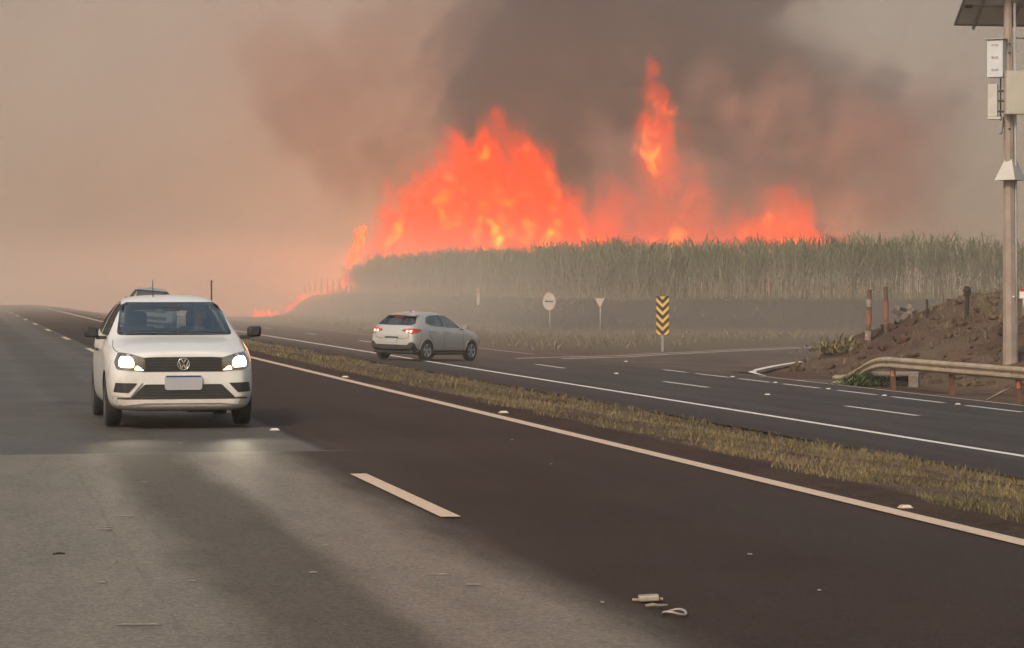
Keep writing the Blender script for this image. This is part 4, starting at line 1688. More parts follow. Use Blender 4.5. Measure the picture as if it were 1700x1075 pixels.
# ------------------------------------------------------------------ white hatchback (front view)
def white_car():
    car = empty('white_hatchback')
    w = 0.82
    # front to back; bow of the nose in plan comes from pulling the outer points back
    st = [
        (1.945, ring(0.60, 0.26, 0.34, 0.47, 0.62, 1.0, [(0.58, 0.735), (0.50, 0.80), (0.27, 0.82), (0, 0.825)])),
        (1.915, ring(0.67, 0.22, 0.32, 0.47, 0.66, 1.0, [(0.645, 0.785), (0.54, 0.838), (0.29, 0.853), (0, 0.858)])),
        (1.80, ring(0.765, 0.19, 0.31, 0.48, 0.68, 0.99, [(0.725, 0.80), (0.59, 0.86), (0.31, 0.88), (0, 0.885)])),
        (1.55, ring(0.815, 0.18, 0.30, 0.52, 0.74, 0.985, [(0.77, 0.855), (0.63, 0.91), (0.33, 0.935), (0, 0.94)])),
        (1.15, ring(0.825, 0.18, 0.28, 0.55, 0.78, 0.985, [(0.785, 0.905), (0.66, 0.955), (0.34, 0.985), (0, 0.99)])),
        (0.90, ring(0.825, 0.18, 0.27, 0.55, 0.80, 0.985, [(0.79, 0.935), (0.70, 0.985), (0.36, 1.015), (0, 1.02)])),
        (0.60, ring(0.825, 0.18, 0.27, 0.55, 0.81, 0.985, [(0.785, 0.95), (0.665, 1.13), (0.36, 1.185), (0, 1.195)])),
        (0.18, ring(0.825, 0.18, 0.27, 0.55, 0.82, 0.985, [(0.785, 0.96), (0.60, 1.385), (0.38, 1.435), (0, 1.445)])),
        (-0.35, ring(0.825, 0.18, 0.27, 0.55, 0.83, 0.985, [(0.79, 0.97), (0.585, 1.42), (0.38, 1.47), (0, 1.48)])),
        (-0.95, ring(0.825, 0.18, 0.27, 0.55, 0.84, 0.985, [(0.79, 0.98), (0.58, 1.40), (0.37, 1.455), (0, 1.465)])),
        (-1.50, ring(0.815, 0.19, 0.29, 0.55, 0.85, 0.98, [(0.775, 0.99), (0.565, 1.33), (0.36, 1.385), (0, 1.395)])),
        (-1.80, ring(0.78, 0.22, 0.32, 0.55, 0.85, 0.97, [(0.73, 0.98), (0.58, 1.06), (0.34, 1.09), (0, 1.095)])),
        (-1.93, ring(0.70, 0.28, 0.38, 0.55, 0.78, 0.97, [(0.66, 0.85), (0.52, 0.88), (0.30, 0.89), (0, 0.89)])),
    ]
    body = temp(loft_half(st), M_WPAINT)
    subsurf(body, 3)
    bvh = bvh_of(body)
    body.data.materials.append(M_CABIN)
    # wheel arches
    for y in (1.14, -1.32):
        for s in (-1, 1):
            bm = bmesh.new()
            b_lathe(bm, [(0.001, s * 0.55), (0.335, s * 0.55), (0.335, s * 1.0), (0.001, s * 1.0)], 36, 'X', (0, y, 0.30))
            bmesh.ops.recalc_face_normals(bm, faces=bm.faces[:])
            cut(body, temp(bm, M_TRIM))
    # hollow cabin
    cav = [
        (0.98, [(0, 0.62), (0.45, 0.62), (0.62, 0.64), (0.66, 0.72), (0.66, 0.80), (0.64, 0.88), (0.60, 0.91), (0.50, 0.925), (0.28, 0.935), (0, 0.94)]),
        (0.70, [(0, 0.35), (0.50, 0.35), (0.70, 0.36), (0.75, 0.45), (0.76, 0.60), (0.755, 0.80), (0.72, 0.93), (0.63, 1.02), (0.34, 1.07), (0, 1.075)]),
        (0.18, [(0, 0.32), (0.50, 0.32), (0.70, 0.33), (0.755, 0.45), (0.765, 0.60), (0.76, 0.82), (0.735, 0.96), (0.565, 1.34), (0.36, 1.385), (0, 1.39)]),
        (-0.35, [(0, 0.32), (0.50, 0.32), (0.70, 0.33), (0.755, 0.45), (0.765, 0.60), (0.76, 0.83), (0.74, 0.97), (0.55, 1.375), (0.36, 1.42), (0, 1.425)]),
        (-0.95, [(0, 0.40), (0.45, 0.40), (0.52, 0.41), (0.54, 0.50), (0.62, 0.70), (0.74, 0.84), (0.74, 0.98), (0.545, 1.355), (0.35, 1.405), (0, 1.41)]),
        (-1.48, [(0, 0.60), (0.40, 0.60), (0.48, 0.61), (0.52, 0.66), (0.60, 0.75), (0.70, 0.85), (0.71, 0.97), (0.52, 1.27), (0.33, 1.32), (0, 1.325)]),
        (-1.72, [(0, 0.70), (0.40, 0.70), (0.48, 0.71), (0.52, 0.74), (0.58, 0.80), (0.64, 0.88), (0.64, 0.96), (0.52, 1.02), (0.30, 1.05), (0, 1.055)]),
    ]
    cv = temp(loft_half(cav), M_CABIN)
    subsurf(cv, 2)
    cut(body, cv)
    # window openings
    ws = [(-0.66, 1.015), (0.66, 1.015), (0.565, 1.385), (-0.565, 1.385)]
    cut(body, temp(prism(ws, 'Y', 0.05, 1.6, 0.05), M_TRIM))
    fw = [(0.63, 1.00), (-0.28, 1.01), (-0.28, 1.37), (0.13, 1.35)]
    rw = [(-0.36, 1.01), (-1.22, 1.06), (-1.08, 1.33), (-0.36, 1.37)]
    for q in (fw, rw):
        for s in (-1, 1):
            cut(body, temp(prism(q, 'X', s * 0.45, s * 1.0, 0.04), M_TRIM))
    bw = [(-0.50, 1.05), (0.50, 1.05), (0.46, 1.30), (-0.46, 1.30)]
    cut(body, temp(prism(bw, 'Y', -2.0, -1.45, 0.05), M_TRIM))
    body.name = 'body'
    body.parent = car
    me = body.data
    me.polygons.foreach_set('use_smooth', [True] * len(me.polygons))
    mod = body.modifiers.new('edge', 'EDGE_SPLIT')
    mod.split_angle = R(32)
    apply(body)
    body.name = 'body'
    # glass
    wsg = patch('windscreen', ws, bvh, 'Y', 1, M_GLASS, car, -0.006, 0.0, 0.06, 0.05, True)
    for s in (-1, 1):
        patch('side_window', fw, bvh, 'X', s, M_GLASS2, car, -0.006, 0.0, 0.08, 0.04)
        patch('side_window', rw, bvh, 'X', s, M_GLASS2, car, -0.006, 0.0, 0.08, 0.04)
    patch('rear_window', bw, bvh, 'Y', -1, M_GLASS, car, -0.006, 0.0, 0.08, 0.05)
    # black band along windscreen edges
    def frame_band(outer, inner, axis, sgn, par):
        o_, i_ = fillet(outer, 0.05), fillet(inner, 0.04)
        bm = bmesh.new()
        d = Vector((0, -sgn, 0)) if axis == 'Y' else Vector((-sgn, 0, 0))
        A_, B_ = [], []
        for p, L in [(p, A_) for p in o_] + [(p, B_) for p in i_]:
            src = Vector((p[0], 4 * sgn, p[1])) if axis == 'Y' else Vector((3 * sgn, p[0], p[1]))
            hit, *_ = bvh.ray_cast(src, d)
            L.append(bm.verts.new((hit if hit else src) - d * -0.002))
        n = len(A_)
        for k in range(n):
            bm.faces.new((A_[k], A_[(k + 1) % n], B_[(k + 1) % n], B_[k]))
        return mesh_bm('glass_edge', bm, M_TRIM, par)
    frame_band([(-0.657, 1.018), (0.657, 1.018), (0.562, 1.382), (-0.562, 1.382)], [(-0.630, 1.045), (0.630, 1.045), (0.542, 1.362), (-0.542, 1.362)], 'Y', 1, wsg)
    # wipers
    for x0, x1, zz in ((-0.56, 0.02, 0.0), (-0.02, 0.56, 0.012)):
        pts = []
        for k in range(7):
            x = x0 + (x1 - x0) * k / 6
            z = 1.025 + 0.018 * math.sin(k * 0.5) + zz
            hit, n_, *_ = bvh.ray_cast(Vector((x, 3, z)), Vector((0, -1, 0)))
            pts.append(hit + Vector((0, 0.025, 0.008)))
        tube('wiper', pts, 0.010, M_TRIM, car, 6)
    # front: grille, lamps, bumper openings
    patch('upper_grille', [(-0.45, 0.63), (0.45, 0.63), (0.45, 0.785), (0.30, 0.792), (-0.30, 0.792), (-0.45, 0.785)], bvh, 'Y', 1, M_TRIM, car, 0.004, 0.02, 0.05, 0.01)
    for z in (0.662, 0.696, 0.730, 0.764):
        patch('grille_bar', [(-0.44, z - 0.004), (0.44, z - 0.004), (0.44, z + 0.004), (-0.44, z + 0.004)], bvh, 'Y', 1, worn('grille_bar_black', (0.045, 0.043, 0.043), 0.35), car, 0.010, 0.01, 0.05)
    emblem_vw(car, bvh, 0.0, 0.715, 0.068)
    hl = [(0.42, 0.635), (0.725, 0.655), (0.748, 0.735), (0.70, 0.845), (0.58, 0.83), (0.42, 0.785)]
    for s in (-1, 1):
        q = hl if s > 0 else mirror(hl)
        lamp = patch('headlight', q, bvh, 'Y', 1, M_LAMPH, car, 0.006, 0.02, 0.025, 0.025)
        bq = [(0.545, 0.675), (0.70, 0.685), (0.705, 0.745), (0.675, 0.805), (0.575, 0.795), (0.535, 0.74)]
        dq = [(0.43, 0.645), (0.535, 0.65), (0.53, 0.685), (0.50, 0.70)]
        bq = bq if s > 0 else mirror(bq)
        dq = dq if s > 0 else mirror(dq)
        patch('bulb_reflector', bq, bvh, 'Y', 1, M_LAMP, lamp, 0.013, 0.006, 0.03, 0.03)
        patch('position_light', dq, bvh, 'Y', 1, M_DRL, lamp, 0.013, 0.006, 0.03, 0.012)
        patch('lens', q, bvh, 'Y', 1, M_LENS, lamp, 0.019, 0.006, 0.03, 0.025)
        fg = [(0.50, 0.505), (0.735, 0.510), (0.755, 0.405), (0.60, 0.400)]
        fg = fg if s > 0 else mirror(fg)
        patch('fog_recess', fg, bvh, 'Y', 1, M_TRIM, car, 0.010, 0.03, 0.022, 0.012)
        tr = [(0.40, 0.535), (0.52, 0.535), (0.78, 0.545), (0.78, 0.525), (0.53, 0.518), (0.46, 0.515)]
        ch = [(0.45, 0.515), (0.485, 0.518), (0.60, 0.385), (0.775, 0.392), (0.775, 0.362), (0.585, 0.352)]
        ch = ch if s > 0 else mirror(ch)
        patch('bumper_blade', ch, bvh, 'Y', 1, M_WPAINT, car, 0.022, 0.03, 0.02, 0.006)
    patch('lower_grille', [(-0.42, 0.492), (0.42, 0.492), (0.575, 0.342), (-0.575, 0.342)], bvh, 'Y', 1, M_TRIM, car, 0.006, 0.02, 0.05, 0.015)
    for z in (0.375, 0.41, 0.445):
        hw_ = 0.42 + (0.492 - z) * 1.0
        patch('grille_bar', [(-hw_, z - 0.004), (hw_, z - 0.004), (hw_, z + 0.004), (-hw_, z + 0.004)], bvh, 'Y', 1, MATS['grille_bar_black'], car, 0.011, 0.008, 0.05)
    patch('lip_seam', [(-0.76, 0.328), (0.76, 0.328), (0.76, 0.343), (-0.76, 0.343)], bvh, 'Y', 1, M_TRIM, car, 0.007, 0.01, 0.05)
    patch('front_lip', [(-0.775, 0.245), (-0.42, 0.285), (0.42, 0.285), (0.775, 0.245), (0.79, 0.326), (-0.79, 0.326)], bvh, 'Y', 1, M_WPAINT, car, 0.022, 0.03, 0.05, 0.01)
    # plate
    hit, *_ = bvh.ray_cast(Vector((0, 4, 0.52)), Vector((0, -1, 0)))
    pl = mesh_bm('number_plate', prism([(-0.205, 0.43), (0.205, 0.43), (0.205, 0.59), (-0.205, 0.59)], 'Y', hit.y + 0.012, hit.y + 0.026, 0.035), M_PLATE, car)
    mesh_bm('plate_band', prism([(-0.19, 0.572), (0.19, 0.572), (0.19, 0.587), (-0.19, 0.587)], 'Y', hit.y + 0.020, hit.y + 0.029), M_BLUE, pl)
    # shut lines
    for s in (-1, 1):
        seam('bonnet_seam', [(s * 0.71, 0.98), (s * 0.735, 1.30), (s * 0.725, 1.55), (s * 0.70, 1.66)], bvh, 'Z', 1, car, 0.007)
        seam('door_seam', [(0.72, 0.96), (0.66, 0.60), (0.70, 0.30)], bvh, 'X', s, car, 0.010)
        seam('door_seam', [(-0.32, 0.98), (-0.34, 0.30)], bvh, 'X', s, car, 0.010)
        seam('fender_seam', [(1.66, 0.80), (1.60, 0.62), (1.50, 0.56)], bvh, 'X', s, car, 0.008)
        for y in (-0.16, -1.02):
            hit, *_ = bvh.ray_cast(Vector((s * 3, y, 0.83)), Vector((-s, 0, 0)))
            box('door_handle', (hit.x + s * 0.022, y, 0.83), (0.030, 0.17, 0.028), M_TRIM, car, 0.008)
        mirror_part(car, s * 0.80, 0.60, 1.045, s, M_TRIM, 0.17, 0.135)
        for y in (1.14, -1.32):
            wheel(car, s * 0.725, y, 0.298, 0.185, s, 'cover', M_RIMD)
    # underside, dash, interior
    bm = bmesh.new()
    b_box(bm, (0, 1.55, 0.235), (0.9, 0.35, 0.07), None, 0.02)
    b_box(bm, (-0.25, 1.3, 0.20), (0.35, 0.30, 0.08), None, 0.02)
    b_box(bm, (0.1, 0.2, 0.19), (0.5, 2.0, 0.05), None, 0.02)
    mesh_bm('underbody', bm, M_TRIM, car)
    box('dashboard', (0, 0.66, 0.92), (1.30, 0.36, 0.14), M_CABIN, car, 0.04)
    seats(car, [(-0.02, 0.76)], (-0.36, 0.36))
    rb = box('rear_bench', (0, -0.95, 0.62), (1.20, 0.16, 0.62), M_SEAT, car, 0.05, Matrix.Rotation(R(12), 3, 'X'))
    for x in (-0.38, 0.38):
        box('headrest', (x, -1.02, 1.0), (0.24, 0.09, 0.16), M_SEAT, rb, 0.03)
    # steering wheel is on the car's left, image right
    steering(car, -0.36, 0.42, 0.90)
    box('interior_mirror', (0.0, 0.35, 1.31), (0.22, 0.03, 0.06), M_TRIM, car, 0.012)
    hit, *_ = bvh.ray_cast(Vector((0.18, -0.05, 3)), Vector((0, 0, -1)))
    tube('antenna', [(0.18, -0.05, hit.z - 0.01), (0.185, -0.10, hit.z + 0.20)], [0.007, 0.004], M_TRIM, car, 6)
    # roof ditch strips
    for s in (-1, 1):
        seam('roof_strip', [(s * 0.575, 0.10), (s * 0.545, -0.40), (s * 0.54, -1.30)], bvh, 'Z', 1, car, 0.014)
    return car, bvh


# ------------------------------------------------------------------ silver hatchback (rear three-quarter view)
def hatch_body(lift=0.0, k=1.0):
    w = 0.86
    return [
        (1.97, ring(0.58, 0.30, 0.38, 0.50, 0.60, 1.0, [(0.54, 0.66), (0.45, 0.70), (0.24, 0.72), (0, 0.725)])),
        (1.90, ring(0.70, 0.24, 0.36, 0.50, 0.66, 0.99, [(0.65, 0.74), (0.54, 0.79), (0.28, 0.815), (0, 0.82)])),
        (1.70, ring(0.80, 0.21, 0.34, 0.52, 0.72, 0.985, [(0.76, 0.82), (0.62, 0.88), (0.33, 0.91), (0, 0.915)])),
        (1.30, ring(0.85, 0.20, 0.31, 0.55, 0.78, 0.985, [(0.81, 0.90), (0.67, 0.955), (0.36, 0.985), (0, 0.99)])),
        (0.95, ring(0.86, 0.20, 0.30, 0.56, 0.82, 0.98, [(0.82, 0.95), (0.71, 1.0), (0.38, 1.03), (0, 1.035)])),
        (0.55, ring(0.86, 0.20, 0.30, 0.56, 0.83, 0.98, [(0.82, 0.97), (0.68, 1.20), (0.38, 1.245), (0, 1.25)])),
        (0.05, ring(0.86, 0.20, 0.30, 0.56, 0.84, 0.98, [(0.815, 0.985), (0.63, 1.41), (0.40, 1.465), (0, 1.475)])),
        (-0.50, ring(0.86, 0.20, 0.30, 0.57, 0.86, 0.98, [(0.815, 1.005), (0.615, 1.445), (0.40, 1.495), (0, 1.505)])),
        (-1.05, ring(0.86, 0.20, 0.31, 0.58, 0.88, 0.98, [(0.815, 1.03), (0.60, 1.42), (0.39, 1.48), (0, 1.49)])),
        (-1.55, ring(0.85, 0.22, 0.33, 0.58, 0.90, 0.975, [(0.80, 1.04), (0.58, 1.34), (0.37, 1.425), (0, 1.435)])),
        (-1.82, ring(0.82, 0.26, 0.37, 0.58, 0.90, 0.96, [(0.755, 1.02), (0.56, 1.15), (0.35, 1.20), (0, 1.21)])),
        (-1.95, ring(0.78, 0.30, 0.40, 0.56, 0.84, 0.95, [(0.70, 0.93), (0.55, 0.98), (0.33, 1.00), (0, 1.005)])),
        (-2.02, ring(0.70, 0.34, 0.42, 0.54, 0.66, 0.96, [(0.64, 0.72), (0.52, 0.75), (0.30, 0.76), (0, 0.765)])),
    ]


def rear_view_car(name, paint_mat, detailed=True):
    car = empty(name)
    body = temp(loft_half(hatch_body()), paint_mat)
    subsurf(body, 3)
    bvh = bvh_of(body)
    for y in (1.22, -1.30):
        for s in (-1, 1):
            bm = bmesh.new()
            b_lathe(bm, [(0.001, s * 0.56), (0.345, s * 0.56), (0.345, s * 1.0), (0.001, s * 1.0)], 36, 'X', (0, y, 0.31))
            bmesh.ops.recalc_face_normals(bm, faces=bm.faces[:])
            cut(body, temp(bm, M_TRIM))
    cav = [
        (0.80, [(0, 0.62), (0.45, 0.62), (0.62, 0.64), (0.68, 0.72), (0.68, 0.80), (0.66, 0.90), (0.62, 0.95), (0.52, 0.98), (0.28, 0.995), (0, 1.0)]),
        (0.05, [(0, 0.34), (0.50, 0.34), (0.70, 0.35), (0.78, 0.45), (0.79, 0.60), (0.785, 0.84), (0.765, 0.98), (0.59, 1.36), (0.38, 1.415), (0, 1.42)]),
        (-0.50, [(0, 0.34), (0.50, 0.34), (0.70, 0.35), (0.78, 0.45), (0.79, 0.60), (0.785, 0.86), (0.765, 1.0), (0.575, 1.395), (0.38, 1.445), (0, 1.45)]),
        (-1.05, [(0, 0.50), (0.45, 0.50), (0.52, 0.51), (0.54, 0.56), (0.60, 0.72), (0.74, 0.88), (0.76, 1.03), (0.56, 1.37), (0.37, 1.43), (0, 1.435)]),
        (-1.50, [(0, 0.68), (0.42, 0.68), (0.50, 0.69), (0.54, 0.74), (0.62, 0.82), (0.72, 0.92), (0.72, 1.03), (0.53, 1.28), (0.34, 1.365), (0, 1.37)]),
        (-1.74, [(0, 0.78), (0.42, 0.78), (0.50, 0.79), (0.54, 0.82), (0.60, 0.88), (0.66, 0.95), (0.64, 1.02), (0.52, 1.10), (0.32, 1.15), (0, 1.155)]),
    ]
    cv = temp(loft_half(cav), M_CABIN)
    subsurf(cv, 2)
    cut(body, cv)
    ws = [(-0.66, 1.03), (0.66, 1.03), (0.575, 1.40), (-0.575, 1.40)]
    cut(body, temp(prism(ws, 'Y', -0.02, 1.6, 0.05), M_TRIM))
    fw = [(0.62, 1.01), (-0.33, 1.035), (-0.33, 1.405), (0.02, 1.385), (0.28, 1.27)]
    rw = [(-0.42, 1.04), (-1.02, 1.075), (-1.28, 1.14), (-1.15, 1.31), (-0.90, 1.385), (-0.42, 1.405)]
    for q in (fw, rw):
        for s in (-1, 1):
            cut(body, temp(prism(q, 'X', s * 0.42, s * 1.0, 0.05), M_TRIM))
    bw = [(-0.60, 1.07), (0.60, 1.07), (0.66, 1.13), (0.54, 1.345), (-0.54, 1.345), (-0.66, 1.13)]
    cut(body, temp(prism(bw, 'Y', -2.2, -1.45, 0.04), M_TRIM))
    body.name = 'body'
    body.parent = car
    body.data.polygons.foreach_set('use_smooth', [True] * len(body.data.polygons))
    mod = body.modifiers.new('edge', 'EDGE_SPLIT')
    mod.split_angle = R(32)
    apply(body)
    body.name = 'body'
    patch('windscreen', ws, bvh, 'Y', 1, M_GLASS2, car, -0.006, 0.0, 0.08, 0.05)
    for s in (-1, 1):
        patch('side_window', fw, bvh, 'X', s, M_GLASS2, car, -0.006, 0.0, 0.08, 0.05)
        patch('side_window', rw, bvh, 'X', s, M_GLASS2, car, -0.006, 0.0, 0.08, 0.05)
    rwin = patch('rear_window', bw, bvh, 'Y', -1, M_GLASS2, car, -0.006, 0.0, 0.08, 0.04)
    # spoiler lip and dark band under it
    bm = bmesh.new()
    rows = []
    for x in [(-0.56 + 0.07 * i) for i in range(17)]:
        b = -1.62 - 0.10 * (1 - (x / 0.56) ** 2)
        z = 1.375 + 0.025 * (1 - (x / 0.56) ** 2)
        rows.append([bm.verts.new(p) for p in ((x, -1.38, z + 0.035), (x, b, z), (x, b + 0.01, z - 0.03), (x, -1.40, z - 0.02))])
    for r0, r1 in zip(rows, rows[1:]):
        for k in range(4):
            bm.faces.new((r0[k], r0[(k + 1) % 4], r1[(k + 1) % 4], r1[k]))
    bm.faces.new(rows[0])
    bm.faces.new(list(reversed(rows[-1])))
    bmesh.ops.recalc_face_normals(bm, faces=bm.faces[:])
    mesh_bm('spoiler', bm, paint_mat, car)
    patch('brake_light', [(-0.16, 1.325), (0.16, 1.325), (0.15, 1.345), (-0.15, 1.345)], bvh, 'Y', -1, M_TAIL, car, 0.006, 0.01, 0.04)
    tube('wiper', [(-0.02, -1.90, 1.085), (-0.20, -1.885, 1.10), (-0.34, -1.865, 1.12)], 0.012, M_TRIM, car, 6)
    # tail lamps wrap round the corner
    tl = [(0.34, 0.90), (0.50, 0.865), (0.73, 0.80), (0.80, 0.90), (0.75, 0.985), (0.55, 0.975), (0.40, 0.955)]
    for s in (-1, 1):
        q = tl if s > 0 else mirror(tl)
        lamp = patch('tail_light', q, bvh, 'Y', -1, M_TAIL, car, 0.010, 0.03, 0.035, 0.03)
        for xa, xb in ((0.50, 0.58), (0.62, 0.70)):
            bq = [(xa, 0.865), (xb, 0.855), (xb + 0.005, 0.925), (xa + 0.01, 0.935)]
            bq = bq if s > 0 else mirror(bq)
            patch('bulb', bq, bvh, 'Y', -1, M_TAILB, lamp, 0.016, 0.004, 0.03, 0.02)
        sd = [(-1.86, 0.83), (-1.62, 0.90), (-1.60, 0.95), (-1.86, 0.985)]
        patch('side_lens', sd, bvh, 'X', s, M_TAIL, lamp, 0.008, 0.02, 0.04, 0.02)
    # tailgate, bumper, plate
    seam('tailgate_seam', [(-0.58, 1.04), (-0.62, 0.90), (-0.60, 0.72), (-0.50, 0.66), (0.50, 0.66), (0.60, 0.72), (0.62, 0.90), (0.58, 1.04)], bvh, 'Y', -1, car, 0.012)
    patch('plate_recess', [(-0.26, 0.675), (0.26, 0.675), (0.24, 0.72), (-0.24, 0.72)], bvh, 'Y', -1, M_TRIM, car, 0.004, 0.01, 0.05, 0.01)
    patch('number_plate', [(-0.20, 0.545), (0.20, 0.545), (0.20, 0.66), (-0.20, 0.66)], bvh, 'Y', -1, M_PLATE, car, 0.014, 0.016, 0.05, 0.01)
    patch('bumper_insert', [(-0.80, 0.30), (0.80, 0.30), (0.79, 0.52), (0.74, 0.575), (0.66, 0.56), (0.58, 0.475), (-0.58, 0.475), (-0.66, 0.56), (-0.74, 0.575), (-0.79, 0.52)], bvh, 'Y', -1, M_TRIM, car, 0.022, 0.05, 0.025, 0.02)
    bm = bmesh.new()
    b_box(bm, (0, -1.76, 0.28), (1.46, 0.36, 0.16), None, 0.05)
    mesh_bm('rear_valance', bm, M_TRIM, car)
    for s in (-1, 1):
        patch('bumper_reflector', [(s * 0.62, 0.50), (s * 0.72, 0.52), (s * 0.72, 0.545), (s * 0.62, 0.525)] if s > 0 else [(-0.72, 0.52), (-0.62, 0.50), (-0.62, 0.525), (-0.72, 0.545)], bvh, 'Y', -1, M_TAIL, car, 0.016, 0.008, 0.03)
        # sides
        seam('door_seam', [(0.74, 0.96), (0.70, 0.62), (0.78, 0.34)], bvh, 'X', s, car, 0.012)
        seam('door_seam', [(-0.37, 1.03), (-0.38, 0.34)], bvh, 'X', s, car, 0.012)
        seam('door_seam', [(-1.22, 1.08), (-1.18, 0.80), (-0.98, 0.56), (-0.92, 0.34)], bvh, 'X', s, car, 0.012)
        seam('bumper_seam', [(-1.62, 0.86), (-1.60, 0.66), (-1.66, 0.52)], bvh, 'X', s, car, 0.010)
        patch('sill_strip', [(-0.93, 0.275), (0.86, 0.275), (0.86, 0.325), (-0.93, 0.325)], bvh, 'X', s, M_TRIM, car, 0.006, 0.015, 0.08)
        patch('sill_moulding', [(-0.90, 0.335), (0.84, 0.335), (0.84, 0.362), (-0.90, 0.362)], bvh, 'X', s, paint_mat, car, 0.022, 0.02, 0.08)
        patch('window_pillar', [(-0.34, 1.045), (-0.41, 1.045), (-0.41, 1.40), (-0.34, 1.40)], bvh, 'X', s, M_TRIM, car, 0.003, 0.005, 0.05)
        for y in (-0.22, -1.02):
            hit, *_ = bvh.ray_cast(Vector((s * 3, y, 0.90)), Vector((-s, 0, 0)))
            box('door_handle', (hit.x + s * 0.02, y, 0.90), (0.030, 0.18, 0.030), paint_mat, car, 0.008)
        m_ = mirror_part(car, s * 0.82, 0.62, 1.05, s, paint_mat, 0.18, 0.14)
        box('indicator', (s * 0.15, 0.10, 0.0), (0.10, 0.02, 0.02), M_WHITE, m_)
        for y in (1.22, -1.30):
            wheel(car, s * 0.765, y, 0.312, 0.195, s, 'alloy', M_RIM)
        # arch trims
        for y in (1.22, -1.30):
            arc, arc2 = [], []
            for i in range(13):
                a = math.pi * (0.02 + 0.96 * i / 12)
                arc.append((y + math.cos(a) * 0.352, 0.31 + math.sin(a) * 0.352))
                arc2.append((y + math.cos(a) * 0.385, 0.31 + math.sin(a) * 0.385))
            patch('arch_lip', arc2 + arc[::-1], bvh, 'X', s, paint_mat, car, 0.012, 0.02, 0.06)
        # head lamps
        hq = [(0.40, 0.70), (0.70, 0.74), (0.74, 0.80), (0.60, 0.83), (0.42, 0.78)]
        lamp = patch('headlight', hq if s > 0 else mirror(hq), bvh, 'Y', 1, M_LAMPH, car, 0.004, 0.02, 0.05, 0.02)
    patch('upper_grille', [(-0.36, 0.62), (0.36, 0.62), (0.38, 0.72), (-0.38, 0.72)], bvh, 'Y', 1, M_TRIM, car, 0.004, 0.02, 0.06, 0.02)
    patch('lower_grille', [(-0.45, 0.36), (0.45, 0.36), (0.40, 0.48), (-0.40, 0.48)], bvh, 'Y', 1, M_TRIM, car, 0.004, 0.02, 0.06, 0.02)
    bm = bmesh.new()
    b_box(bm, (0, -0.05, 0.21), (1.2, 3.0, 0.06), None, 0.02)
    mesh_bm('underbody', bm, M_TRIM, car)
    tube('exhaust', [(0.45, -1.70, 0.26), (0.45, -1.93, 0.255)], 0.028, M_STEEL, car, 10)
    hit, *_ = bvh.ray_cast(Vector((0, -1.0, 3)), Vector((0, 0, -1)))
    bm = bmesh.new()
    b_lathe(bm, [(0.03, hit.z - 0.01), (0.022, hit.z + 0.015), (0.006, hit.z + 0.05), (0.001, hit.z + 0.055)], 8, 'Z', (0, -1.0, 0))
    mesh_bm('antenna_base', bm, M_TRIM, car)
    if detailed:
        box('dashboard', (0, 0.62, 0.95), (1.34, 0.34, 0.14), M_CABIN, car, 0.04)
        seats(car, [(-0.05, 0.80)], (-0.37, 0.37))
        rb = box('rear_bench', (0, -0.98, 0.66), (1.20, 0.16, 0.66), M_SEAT, car, 0.05, Matrix.Rotation(R(12), 3, 'X'))
        for x in (-0.36, 0.36):
            box('headrest', (x, -1.05, 1.06), (0.24, 0.09, 0.16), M_SEAT, rb, 0.03)
        steering(car, -0.37, 0.36, 0.92)
    return car


